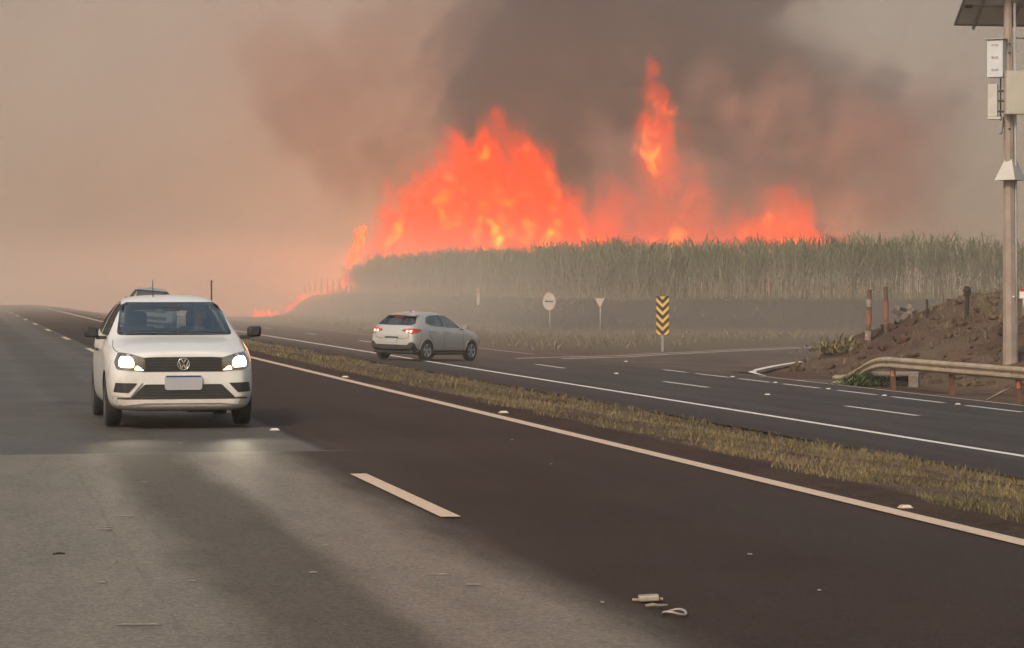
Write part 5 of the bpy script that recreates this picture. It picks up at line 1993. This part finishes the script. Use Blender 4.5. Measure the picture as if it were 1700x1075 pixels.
# ------------------------------------------------------------------ driver
def make_driver(loc, rz, shirt, skin, hair, label):
    """seated figure: one skinned body from hips to hands and head; facing local +Y"""
    J = {
        'pel': ((0, 0, 0.10), 0.15), 'belly': ((0, -0.03, 0.26), 0.145), 'chest': ((0, -0.07, 0.45), 0.16), 'neckb': ((0, -0.08, 0.60), 0.085),
        'neck': ((0, -0.06, 0.68), 0.058), 'chin': ((0, -0.035, 0.745), 0.078), 'head': ((0, -0.04, 0.83), 0.098), 'crown': ((0, -0.05, 0.90), 0.075),
        'ls': ((-0.19, -0.07, 0.53), 0.075), 'le': ((-0.25, 0.13, 0.33), 0.048), 'lw': ((-0.17, 0.36, 0.42), 0.033), 'lh': ((-0.155, 0.42, 0.45), 0.036),
        'rs': ((0.19, -0.07, 0.53), 0.075), 're': ((0.25, 0.13, 0.33), 0.048), 'rw': ((0.17, 0.36, 0.42), 0.033), 'rh': ((0.155, 0.42, 0.45), 0.036),
        'lk': ((-0.12, 0.48, 0.16), 0.075), 'lf': ((-0.11, 0.62, -0.18), 0.05), 'lt': ((-0.11, 0.76, -0.20), 0.04),
        'rk': ((0.12, 0.48, 0.16), 0.075), 'rf': ((0.11, 0.62, -0.18), 0.05), 'rt': ((0.11, 0.76, -0.20), 0.04),
        'lth': ((-0.10, 0.06, 0.09), 0.10), 'rth': ((0.10, 0.06, 0.09), 0.10),
    }
    E = [('pel', 'belly'), ('belly', 'chest'), ('chest', 'neckb'), ('neckb', 'neck'), ('neck', 'chin'), ('chin', 'head'), ('head', 'crown'),
         ('chest', 'ls'), ('ls', 'le'), ('le', 'lw'), ('lw', 'lh'), ('chest', 'rs'), ('rs', 're'), ('re', 'rw'), ('rw', 'rh'),
         ('pel', 'lth'), ('lth', 'lk'), ('lk', 'lf'), ('lf', 'lt'), ('pel', 'rth'), ('rth', 'rk'), ('rk', 'rf'), ('rf', 'rt')]
    # fingers and thumb close round the wheel rim
    for s, h in ((-1, 'lh'), (1, 'rh')):
        hx, hy, hz = J[h][0]
        for f in range(4):
            a, b = f'{h}f{f}', f'{h}g{f}'
            J[a] = ((hx + s * (0.03 - 0.004 * f), hy + 0.035, hz + 0.030 - 0.019 * f), 0.0095)
            J[b] = ((hx - s * 0.006, hy + 0.058 - 0.004 * f, hz + 0.027 - 0.018 * f), 0.0085)
            E += [(h, a), (a, b)]
        J[h + 't'] = ((hx - s * 0.035, hy + 0.018, hz + 0.036), 0.0105)
        E.append((h, h + 't'))
    names = list(J)
    me = bpy.data.meshes.new('body')
    me.from_pydata([J[n][0] for n in names], [(names.index(a), names.index(b)) for a, b in E], [])
    o = bpy.data.objects.new('body', me)
    link(o)
    m = o.modifiers.new('skin', 'SKIN')
    m.use_smooth_shade = True
    for i, n in enumerate(names):
        sv = me.skin_vertices[0].data[i]
        r = J[n][1]
        sv.radius = (r * 1.25, r * 0.85) if n in ('chest', 'belly', 'pel') else (r, r)
        sv.use_root = (n == 'pel')
    s_ = o.modifiers.new('sub', 'SUBSURF')
    s_.levels = s_.render_levels = 2
    apply(o)
    o.data.materials.clear()
    t = NT('driver_' + label.split()[0] + '_skin_and_shirt')
    x, y, z = t.sep(t.coords('Object'))
    is_skin = t.math('MAXIMUM', t.range(z, 0.635, 0.645, 0, 1, False), t.math('MULTIPLY', t.range(y, 0.22, 0.235, 0, 1, False), t.range(z, 0.28, 0.30, 0, 1, False)))
    leg = t.range(z, 0.20, 0.19, 0, 1, False)
    c = t.mix(is_skin, t.mix(leg, shirt, (0.03, 0.035, 0.05)), skin)
    t.bsdf(t.mix(t.range(t.noise(t.coords('Object'), 9, 4), 0.3, 0.7, 0, 0.25), c, (0.02, 0.02, 0.02)), 0.8)
    o.data.materials.append(t.m)
    root = empty('person', loc, rz)
    o.parent = root
    # face and hair
    bm = bmesh.new()
    b_lathe(bm, [(0.001, 0.945), (0.06, 0.93), (0.095, 0.89), (0.104, 0.84), (0.098, 0.79)], 20, 'Z', (0, -0.055, 0))
    for v in bm.verts:
        if v.co.y > 0.015 and v.co.z < 0.895:
            v.co.y = 0.015
    mesh_bm('hair', bm, worn('dark_hair', (0.02, 0.016, 0.013), 0.8), root, True)
    bm = bmesh.new()
    b_tube(bm, [(0, 0.055, 0.845), (0, 0.078, 0.81), (0, 0.062, 0.803)], [0.010, 0.016, 0.010], 8)
    mesh_bm('nose', bm, worn('face_skin', skin, 0.6), root, True)
    for s in (-1, 1):
        bm = bmesh.new()
        bmesh.ops.create_uvsphere(bm, u_segments=10, v_segments=8, radius=0.012, matrix=Matrix.Translation((s * 0.034, 0.050, 0.838)))
        mesh_bm('eye', bm, worn('eye_dark', (0.05, 0.04, 0.04), 0.3), root, True)
        bm = bmesh.new()
        b_box(bm, (s * 0.100, -0.045, 0.825), (0.016, 0.04, 0.06), None, 0.007)
        mesh_bm('ear', bm, MATS['face_skin'], root)
    box('mouth', (0, 0.056, 0.772), (0.045, 0.012, 0.010), worn('lip_red', (0.25, 0.09, 0.07), 0.6), root, 0.003)
    return tag(root, label, 'person')


def place_car(o, u, v, ang, z=None):
    """ang: heading clockwise from +Y; sits on the local ground plane"""
    f = Vector((math.sin(ang), math.cos(ang), 0))
    r = Vector((math.cos(ang), -math.sin(ang), 0))
    c = Vector((u, v, 0))
    def g(p):
        return ground_z(p.x, p.y, False)
    zf, zr = (g(c + f * 1.2 + r * .7) + g(c + f * 1.2 - r * .7)) / 2, (g(c - f * 1.2 + r * .7) + g(c - f * 1.2 - r * .7)) / 2
    zl, zrt = (g(c + f * 1.2 - r * .7) + g(c - f * 1.2 - r * .7)) / 2, (g(c + f * 1.2 + r * .7) + g(c - f * 1.2 + r * .7)) / 2
    F = Vector((f.x, f.y, (zf - zr) / 2.4)).normalized()
    Rr = Vector((r.x, r.y, (zrt - zl) / 1.4))
    Rr = (Rr - F * Rr.dot(F)).normalized()
    U = Rr.cross(F)
    M = Matrix((Rr, F, U)).transposed().to_4x4()
    M.translation = Vector((u, v, (zf + zr) / 2 + 0.004))
    o.matrix_world = M
    return M


gol, gol_bvh = white_car()
# image-left front tyre touches (173, 707): car centre from the tyre's outer edge
gol_u, gol_v = 2.48, 30.25
Mw = place_car(gol, gol_u, gol_v + 0.0, math.pi)
tag(gol, 'white hatchback with headlights on driving towards the camera', 'car')
for s_ in (-1, 1):
    sl = bpy.data.lights.new('headlight_beam', 'SPOT')
    sl.energy = 34
    sl.color = (1.0, 0.84, 0.60)
    sl.spot_size = R(46)
    sl.spot_blend = 0.8
    sl.shadow_soft_size = 0.06
    so = bpy.data.objects.new('headlight_beam', sl)
    link(so, gol)
    so.location = (s_ * 0.62, 1.99, 0.74)
    so.rotation_euler = (R(86), 0, 0)
drv = make_driver((0, 0, 0), 0, (0.05, 0.055, 0.06), (0.11, 0.07, 0.05), None, 'driver in a dark shirt behind the wheel of the white hatchback')
drv.matrix_world = Mw @ Matrix.Translation((-0.36, 0.02, 0.44))

argo = rear_view_car('silver_hatchback', M_SPAINT)
AH = R(44)
fwd = Vector((math.sin(AH), math.cos(AH), 0))
rgt = Vector((math.cos(AH), -math.sin(AH), 0))
wheel_pt = on_ground(708, 599)
cpos = Vector((wheel_pt.x, wheel_pt.y, 0)) - rgt * 0.83 + fwd * 1.30
Ma = place_car(argo, cpos.x, cpos.y, AH)
tag(argo, 'silver hatchback with red tail lights on turning across the far carriageway', 'car')
drv2 = make_driver((0, 0, 0), 0, (0.10, 0.10, 0.11), (0.30, 0.19, 0.13), None, 'dim driver seen through the windows of the silver hatchback')
drv2.matrix_world = Ma @ Matrix.Translation((-0.37, -0.03, 0.46))

suv = rear_view_car('grey_vehicle', M_GPAINT, False)
sp = at_depth(248, 540, 97)
place_car(suv, sp.x, sp.y, math.pi)
suv.scale = (1.0, 1.05, 1.0)
suv.matrix_world = suv.matrix_world @ Matrix.Diagonal((1.02, 1.06, 1.045, 1))
tag(suv, 'hazy grey car mostly hidden behind the roof of the white hatchback', 'car')


# ------------------------------------------------------------------ fire front behind the cane
FA, FB = at_depth(560, 470, 278), at_depth(1440, 470, 228)
FDIR = Vector((FB.x - FA.x, FB.y - FA.y, 0))
FLEN = FDIR.length
FDIR.normalize()
FANG = math.atan2(FDIR.y, FDIR.x)


def on_front(px):
    """distance along the fire line and camera depth, for a photo column"""
    # ray (in plan) from the camera through px meets the line FA + t FDIR
    r = Vector((((px - CX) / F_PX) * CT + ST, -((px - CX) / F_PX) * ST + CT))
    det = r.x * (-FDIR.y) + FDIR.x * r.y
    zc = (FA.x * (-FDIR.y) + FDIR.x * FA.y) / det
    t = (r.x * FA.y - r.y * FA.x) / det
    q = Vector((r.x * zc, r.y * zc))
    t = (q - FA.to_2d()).dot(FDIR.to_2d())
    return t, zc


FIRE_TOP = [(562, 474), (578, 440), (596, 362), (618, 350), (645, 298), (690, 244), (735, 232), (765, 185), (795, 165), (830, 192), (880, 188), (915, 240), (960, 300), (990, 305), (1012, 256), (1030, 285), (1052, 325), (1070, 200), (1090, 58), (1108, 130), (1130, 225), (1165, 262), (1222, 325), (1262, 305), (1300, 265), (1330, 290), (1362, 300), (1392, 352), (1425, 380)]
FIRE_POW = [(562, 0.5), (600, 0.95), (680, 0.85), (760, 1.0), (900, 1.0), (1028, 0.95), (1048, 0.70), (1085, 0.55), (1120, 0.62), (1170, 0.8), (1225, 0.75), (1265, 0.9), (1310, 1.0), (1370, 1.0), (1400, 0.35), (1425, 0.1)]
ZBASE = 0.0
HMAX = 24.0

ft = NT('fire_glow_volume')
co = ft.coords('Object')
x, y, z = ft.sep(co)
warp = ft.math('MULTIPLY', ft.math('SUBTRACT', ft.noise(ft.mapping(co, scale=(1, 0.4, 0.6)), 0.22, 2, 0.6), 0.5), 7.0)
u01 = ft.math('DIVIDE', ft.math('ADD', x, warp), FLEN)
stops_h, stops_p = [], []
for px, py in FIRE_TOP:
    t, zc = on_front(px)
    stops_h.append((t / FLEN, max(0.0, (CAM_H + (HORIZON - py) * zc / F_PX - ZBASE) / HMAX)))
for px, pw_ in FIRE_POW:
    t, zc = on_front(px)
    stops_p.append((t / FLEN, pw_))
hgt = ft.math('MULTIPLY', ft.ramp(u01, stops_h), HMAX)
power = ft.ramp(ft.math('DIVIDE', x, FLEN), stops_p)
n1 = ft.noise(ft.mapping(co, scale=(1, 0.45, 0.40)), 0.46, 4, 0.66)
n2 = ft.noise(ft.mapping(co, scale=(1, 0.4, 0.45), loc=(7, 3, 1)), 0.62, 2, 0.6)
edge = ft.math('SUBTRACT', ft.math('MULTIPLY', hgt, ft.math('ADD', 0.34, ft.math('MULTIPLY', n1, 1.18))), z)
body_ = ft.range(edge, 0.0, 4.6)
holes = ft.range(ft.math('ADD', n1, ft.math('MULTIPLY', ft.range(edge, 0, 9), 0.28)), 0.44, 0.58, 0.10, 1.0)
thick = ft.math('MULTIPLY', ft.range(ft.math('ABSOLUTE', y), 2.6, 0.8), ft.range(z, 3.6, 5.0))
dens = ft.math('MULTIPLY', ft.math('MULTIPLY', body_, holes), ft.math('MULTIPLY', thick, power))
hot = ft.math('MULTIPLY', ft.range(n2, 0.59, 0.70), ft.range(edge, 2.5, 7.0))
em = ft.n('Emission')
ft.put(em.inputs['Color'], ft.mix(hot, (1.0, 0.048, 0.0), (1.0, 0.24, 0.006)))
ft.put(em.inputs['Strength'], ft.math('MULTIPLY', dens, ft.math('ADD', 0.52, ft.math('MULTIPLY', hot, 2.2))))
ab = ft.n('VolumeAbsorption')
ab.inputs['Color'].default_value = (0.0, 0.0, 0.0, 1)
ft.put(ab.inputs['Density'], ft.math('MULTIPLY', dens, 0.40))
ad = ft.n('AddShader')
ft.t.links.new(em.outputs[0], ad.inputs[0])
ft.t.links.new(ab.outputs[0], ad.inputs[1])
ft.t.links.new(ad.outputs[0], ft.out.inputs['Volume'])
ft.m.cycles.volume_step_rate = 0.11
fire = box('fire', (FLEN / 2, 0, HMAX / 2), (FLEN + 8, 5.4, HMAX), ft.m)
fire.location = (FA.x, FA.y, ZBASE)
fire.rotation_euler = (0, 0, FANG)
fire['kind'] = 'stuff'
tag(fire, 'wall of orange fire burning behind the sugarcane', 'fire')

# ---- flame tongues: the sharper licks at the foot of the fire
fl = NT('flame_tongue')
co = fl.coords('Object')
nz = fl.noise(fl.mapping(co, scale=(1, 1, 0.6)), 1.1, 3, 0.6)
e = fl.n('Emission')
fl.put(e.inputs[0], fl.mix(fl.range(nz, 0.42, 0.68), (1.0, 0.04, 0.0), (1.0, 0.22, 0.01)))
fl.put(e.inputs[1], 2.3)
tr = fl.n('BsdfTransparent')
mx = fl.n('MixShader')
fl.put(mx.inputs[0], fl.range(fl.noise(fl.mapping(co, loc=(4, 4, 4)), 0.9, 3, 0.6), 0.38, 0.66, 0.0, 0.75))
fl.t.links.new(tr.outputs[0], mx.inputs[1])
fl.t.links.new(e.outputs[0], mx.inputs[2])
fl.t.links.new(mx.outputs[0], fl.out.inputs['Surface'])


def b_flame(bm, p, h, r, rnd):
    lx, ly = rnd.uniform(-0.35, 0.35) * h, rnd.uniform(-0.2, 0.2) * h
    pts, rad = [], []
    ph = rnd.uniform(0, 6)
    for i in range(6):
        t = i / 5
        pts.append((p[0] + lx * t * t + 0.12 * r * math.sin(ph + 5 * t), p[1] + ly * t * t, p[2] - 0.1 + h * t))
        rad.append(r * [0.6, 1.0, 0.85, 0.55, 0.28, 0.03][i])
    b_tube(bm, pts, rad, 6, False)


rf = random.Random(17)
bm = bmesh.new()
for k in range(330):
    px = rf.choice([rf.uniform(640, 1040), rf.uniform(900, 1040), rf.uniform(1060, 1180), rf.uniform(1250, 1365), rf.uniform(1285, 1365)])
    t, zc = on_front(px)
    q = FA + FDIR * t
    off = rf.uniform(-3.2, 2.5)
    b_flame(bm, (q.x - FDIR.y * off, q.y + FDIR.x * off, rf.uniform(3.8, 4.7)), rf.uniform(0.7, 1.7), rf.uniform(0.10, 0.24), rf)
flames = mesh_bm('cane_flames', bm, fl.m)
flames['kind'] = 'stuff'
tag(flames, 'bright flame tongues licking over the top of the cane', 'flames')
# end of the field burning down to the ground, then creeping along the verge
bm = bmesh.new()
for k in range(150):
    py = rf.uniform(386, 480)
    f = (py - 386) / 94
    px = 606 - 30 * f ** 0.6 + rf.uniform(-9, 7)
    zc = rf.uniform(264, 271)
    q = at_depth(px, py, zc)
    b_flame(bm, q, rf.uniform(0.5, 1.4), rf.uniform(0.09, 0.22), rf)
endf = mesh_bm('field_end_flames', bm, fl.m)
endf['kind'] = 'stuff'
tag(endf, 'column of flames climbing the left end of the cane field', 'flames')
bm = bmesh.new()
path = [(421, 526, 214), (445, 517, 232), (470, 505, 250), (492, 496, 266), (520, 491, 274), (582, 488, 272)]
for k in range(240):
    f = rf.random() * (len(path) - 1)
    i = min(int(f), len(path) - 2)
    f -= i
    px, py, zc = [path[i][j] + (path[i + 1][j] - path[i][j]) * f for j in range(3)]
    q = at_depth(px + rf.uniform(-2, 2), py, zc)
    q.z = ground_z(q.x, q.y, False)
    b_flame(bm, q, rf.uniform(0.2, 0.75) * rf.uniform(0.6, 1.5) * (1.35 if px > 500 else 1.0), rf.uniform(0.10, 0.30), rf)
gfl = mesh_bm('ground_flames', bm, fl.m)
gfl['kind'] = 'stuff'
tag(gfl, 'low line of flames creeping down the verge towards the road', 'flames')

# the fire's own light, inside the flame wall
for px, hh, en, rr in ((600, 4, 60000, 3.0), (680, 6, 60000, 3.0), (780, 8, 40000, 3.5), (880, 8, 40000, 3.5), (980, 6, 22000, 2.5), (1090, 9, 16000, 2.5), (1200, 6, 20000, 2.5), (1330, 6, 40000, 3.0)):
    t, zc = on_front(px)
    q = FA + FDIR * t
    ld = bpy.data.lights.new('fire_light', 'POINT')
    ld.energy = en * 0.8
    ld.color = (1.0, 0.24, 0.06)
    ld.shadow_soft_size = rr
    lo_ = bpy.data.objects.new('fire_light', ld)
    link(lo_, fire)
    lo_.location = (t, 0, hh)


# ------------------------------------------------------------------ road studs and litter
M_STUD = worn('white_road_stud', (0.60, 0.54, 0.46), 0.5, 0, 0.15, 20.0)
M_STUDY = worn('cream_road_stud', (0.52, 0.41, 0.27), 0.5, 0, 0.15, 20.0)


def stud(px, py, mat, label, group, s=1.0):
    s *= 0.62
    p = on_ground(px, py, 8.0)
    if p.x < 22.9:
        p.z = ground_z(p.x, p.y, False)
    else:
        p.z = -1.045
    o = empty('road_stud', p)
    bm = bmesh.new()
    b_box(bm, (0, 0, 0.012), (0.13 * s, 0.10 * s, 0.028 * s), None, 0.0, 0.6)
    mesh_bm('base', bm, mat, o)
    box('reflector_face', (0, -0.040 * s, 0.014), (0.08 * s, 0.006, 0.012 * s), M_WHITE, o, 0.0, Matrix.Rotation(R(-50), 3, 'X'))
    return tag(o, label, 'road stud', group)


G = 'road studs'
stud(573, 626, M_STUDY, 'cream stud by the median edge line, farthest of three', G, 1.5)
stud(836, 685, M_STUDY, 'cream stud by the median edge line, middle of three', G, 1.5)
stud(1503, 843, M_STUDY, 'cream stud by the median edge line, nearest of three', G, 1.2)
stud(456, 714, M_STUD, 'white stud on the lane line beside the white hatchback', G, 1.3)
stud(1023, 620, M_STUD, 'white stud in the far carriageway right of the silver hatchback', G, 1.6)
stud(1039, 600, M_STUD, 'white stud at the start of the slip road dashes', G, 1.6)
stud(1274, 655, M_STUD, 'white stud on the far lane line below the gore', G, 1.5)
for k, (px, py) in enumerate(((1216, 625.5), (1287, 635), (1375, 645.5), (1468, 656.5), (1590, 671))):
    stud(px, py, M_STUD, 'white stud between the slip road dashes, ' + ['leftmost of five', 'second of five from the left', 'middle of five', 'second of five from the right', 'rightmost of five'][k], G, 1.4)

# flattened litter on the dark lane
p = on_ground(1077, 998, 8.0)
p.z = 0.0
can = empty('crushed_can', p, R(-14))
bm = bmesh.new()
b_box(bm, (0, 0, 0.018), (0.105, 0.075, 0.030), None, 0.008)
for v in bm.verts:
    v.co.z += 0.006 * math.sin(v.co.x * 60)
mesh_bm('body', bm, worn('bleached_tin', (0.36, 0.32, 0.24), 0.5, 0.1, 0.25, 20.0), can)
box('end_tab', (-0.068, -0.008, 0.010), (0.03, 0.03, 0.010), MATS['bleached_tin'], can, 0.003)
box('end_tab', (0.062, 0.010, 0.012), (0.02, 0.035, 0.010), MATS['bleached_tin'], can, 0.003)
tag(can, 'flattened pale can lying on the dark lane, farthest piece of litter', 'can')
p = on_ground(1090, 1009, 8.0)
sc = tube('bent_strip', [(p.x - 0.055, p.y + 0.004, 0.012), (p.x - 0.02, p.y - 0.012, 0.018), (p.x + 0.012, p.y + 0.010, 0.010), (p.x + 0.055, p.y - 0.006, 0.014)], [0.007, 0.011, 0.009, 0.006], worn('dull_scrap', (0.26, 0.22, 0.18), 0.6), None, 6)
tag(sc, 'bent scrap strip between the flattened can and the ring', 'litter')
p = on_ground(1120, 1020, 8.0)
bm = bmesh.new()
pts = [(p.x + 0.055 * math.cos(a), p.y + 0.060 * math.sin(a), 0.012 + 0.008 * math.sin(2 * a)) for a in [2 * math.pi * i / 22 for i in range(22)]]
b_tube(bm, pts + [pts[0]], 0.0065, 6, False)
rg = mesh_bm('wire_ring', bm, worn('pale_plastic', (0.36, 0.33, 0.30), 0.4), None, True)
tag(rg, 'pale oval ring lying on the dark lane beside the can', 'litter')
p = on_ground(98, 922, 8.0)
tw = tube('dark_twig', [(p.x - 0.035, p.y, 0.010), (p.x, p.y + 0.006, 0.014), (p.x + 0.035, p.y + 0.002, 0.010)], [0.006, 0.008, 0.005], M_CHAR, None, 6)
tag(tw, 'short dark twig on the worn left lane', 'twig')
rl = random.Random(23)
M_CHIP = worn('pale_chip', (0.20, 0.175, 0.145), 0.7, 0, 0.3, 30.0)
bm = bmesh.new()
for (px, py, w_) in ((180, 874, 0.05), (190, 933, 0.03), (168, 966, 0.06), (320, 964, 0.05), (240, 800, 0.05), (410, 812, 0.07), (205, 856, 0.16), (175, 878, 0.10), (230, 1036, 0.22), (728, 953, 0.14), (787, 970, 0.09), (1000, 1000, 0.02), (915, 770, 0.02), (1245, 920, 0.03), (850, 730, 0.03), (300, 735, 0.05), (105, 775, 0.05), (540, 905, 0.05), (520, 950, 0.05), (1360, 980, 0.02)):
    q = on_ground(px, py, 8.0)
    b_box(bm, (q.x, q.y, 0.004), (w_, 0.018 + 0.02 * rl.random(), 0.006), Matrix.Rotation(-YAW + rl.uniform(-0.15, 0.15), 3, 'Z'), 0.0, 0.7)
chips = mesh_bm('road_grit', bm, M_CHIP)
chips['kind'] = 'stuff'
tag(chips, 'pale chips and cane trash scattered on the asphalt', 'grit')


# ------------------------------------------------------------------ haze
def vol_box(name, c, s, mat):
    o = box(name, c, s, mat)
    o['kind'] = 'stuff'
    return o


hz = NT('haze_air')
pv = hz.n('VolumePrincipled')
pv.inputs['Color'].default_value = (0.80, 0.74, 0.64, 1)
pv.inputs['Density'].default_value = 0.0009
hz.t.links.new(pv.outputs[0], hz.out.inputs['Volume'])
haze = vol_box('haze', (20, 260, 38), (1300, 900, 110), hz.m)
tag(haze, 'thin pale smoke haze hanging over the whole highway', 'haze')

# ------------------------------------------------------------------ smoke column behind the fire
smk = NT('smoke_air')
co = smk.coords('Object')
x, y, z = smk.sep(co)
big = smk.noise(smk.mapping(co, scale=(1, 0.6, 1)), 0.034, 4, 0.58)
ex = smk.math('DIVIDE', smk.math('SUBTRACT', x, 88.0), 32.0)
ez = smk.math('DIVIDE', smk.math('SUBTRACT', z, 24.0), 22.0)
rr = smk.math('ADD', smk.math('MULTIPLY', ex, ex), smk.math('MULTIPLY', ez, ez))
nn = smk.math('MULTIPLY', smk.math('SUBTRACT', big, 0.5), 8.0)
dark = smk.range(smk.math('SUBTRACT', nn, smk.math('SUBTRACT', rr, 0.95)), -0.2, 0.55)
dens = smk.math('ADD', smk.range(big, 0.3, 0.7, 0.012, 0.026), smk.math('MULTIPLY', dark, 0.10))
pv = smk.n('VolumePrincipled')
smk.put(pv.inputs['Color'], smk.mix(dark, (0.80, 0.785, 0.755), (0.135, 0.20, 0.27)))
smk.put(pv.inputs['Density'], dens)
smk.t.links.new(pv.outputs[0], smk.out.inputs['Volume'])
smk.m.cycles.volume_step_rate = 0.30
smoke = vol_box('smoke', (70, 350, 42), (420, 110, 100), smk.m)
tag(smoke, 'grey and brown smoke billowing up behind the fire', 'smoke')

# ------------------------------------------------------------------ dark puffs rolling before the right half of the fire
dk = NT('dark_smoke_air')
co = dk.coords('Object')
x, y, z = dk.sep(co)
na = dk.noise(dk.mapping(co, scale=(1, 0.5, 1)), 0.10, 3, 0.55)
fade = dk.math('MULTIPLY', dk.math('MULTIPLY', dk.range(x, -22, -10), dk.range(x, 24, 12)), dk.math('MULTIPLY', dk.range(z, -9.5, -3), dk.range(z, 13, 4)))
dd = dk.math('MULTIPLY', dk.range(dk.math('ADD', na, dk.math('MULTIPLY', fade, 0.12)), 0.52, 0.70), fade)
pv = dk.n('VolumePrincipled')
pv.inputs['Color'].default_value = (0.36, 0.35, 0.36, 1)
dk.put(pv.inputs['Density'], dk.math('MULTIPLY', dd, 0.08))
dk.t.links.new(pv.outputs[0], dk.out.inputs['Volume'])
dk.m.cycles.volume_step_rate = 0.45
c_ = at_depth(1240, 270, 222)
dks = box('dark_smoke', (0, 0, 0), (48, 14, 27), dk.m)
dks.location = c_
dks.rotation_euler = (0, 0, -YAW)
dks['kind'] = 'stuff'
tag(dks, 'dark grey smoke swirls rolling before the right half of the fire', 'smoke')

# ------------------------------------------------------------------ low smoke drifting over the ground, thickest before the left half of the cane
ds = NT('drifting_smoke_air')
co = ds.coords('Object')
x, y, z = ds.sep(co)
nb = ds.noise(ds.mapping(co, scale=(1, 0.5, 2.0)), 0.06, 1, 0.55)
side_f = ds.math('MULTIPLY', ds.range(y, 60, 135), ds.range(y, 325, 255))
sx = ds.math('MULTIPLY', ds.range(x, -80, -10), ds.range(x, 80, 66))
thin = ds.math('MULTIPLY', ds.range(z, 7.0, 0.0), 0.0052)
left = ds.math('MULTIPLY', ds.math('MULTIPLY', ds.range(z, 8.5, -0.5), ds.math('MULTIPLY', ds.range(x, 46, 30), ds.range(y, 110, 180))), ds.range(nb, 0.30, 0.65, 0.003, 0.012))
den = ds.math('MULTIPLY', ds.math('ADD', thin, left), ds.math('MULTIPLY', side_f, sx))
pv = ds.n('VolumePrincipled')
pv.inputs['Color'].default_value = (0.90, 0.79, 0.68, 1)
ds.put(pv.inputs['Density'], den)
ds.t.links.new(pv.outputs[0], ds.out.inputs['Volume'])
ds.m.cycles.volume_step_rate = 0.55
dsm = vol_box('drifting_smoke', (0, 193, 3.3), (162, 266, 12), ds.m)
tag(dsm, 'low smoke drifting over the far carriageway before the cane', 'smoke')
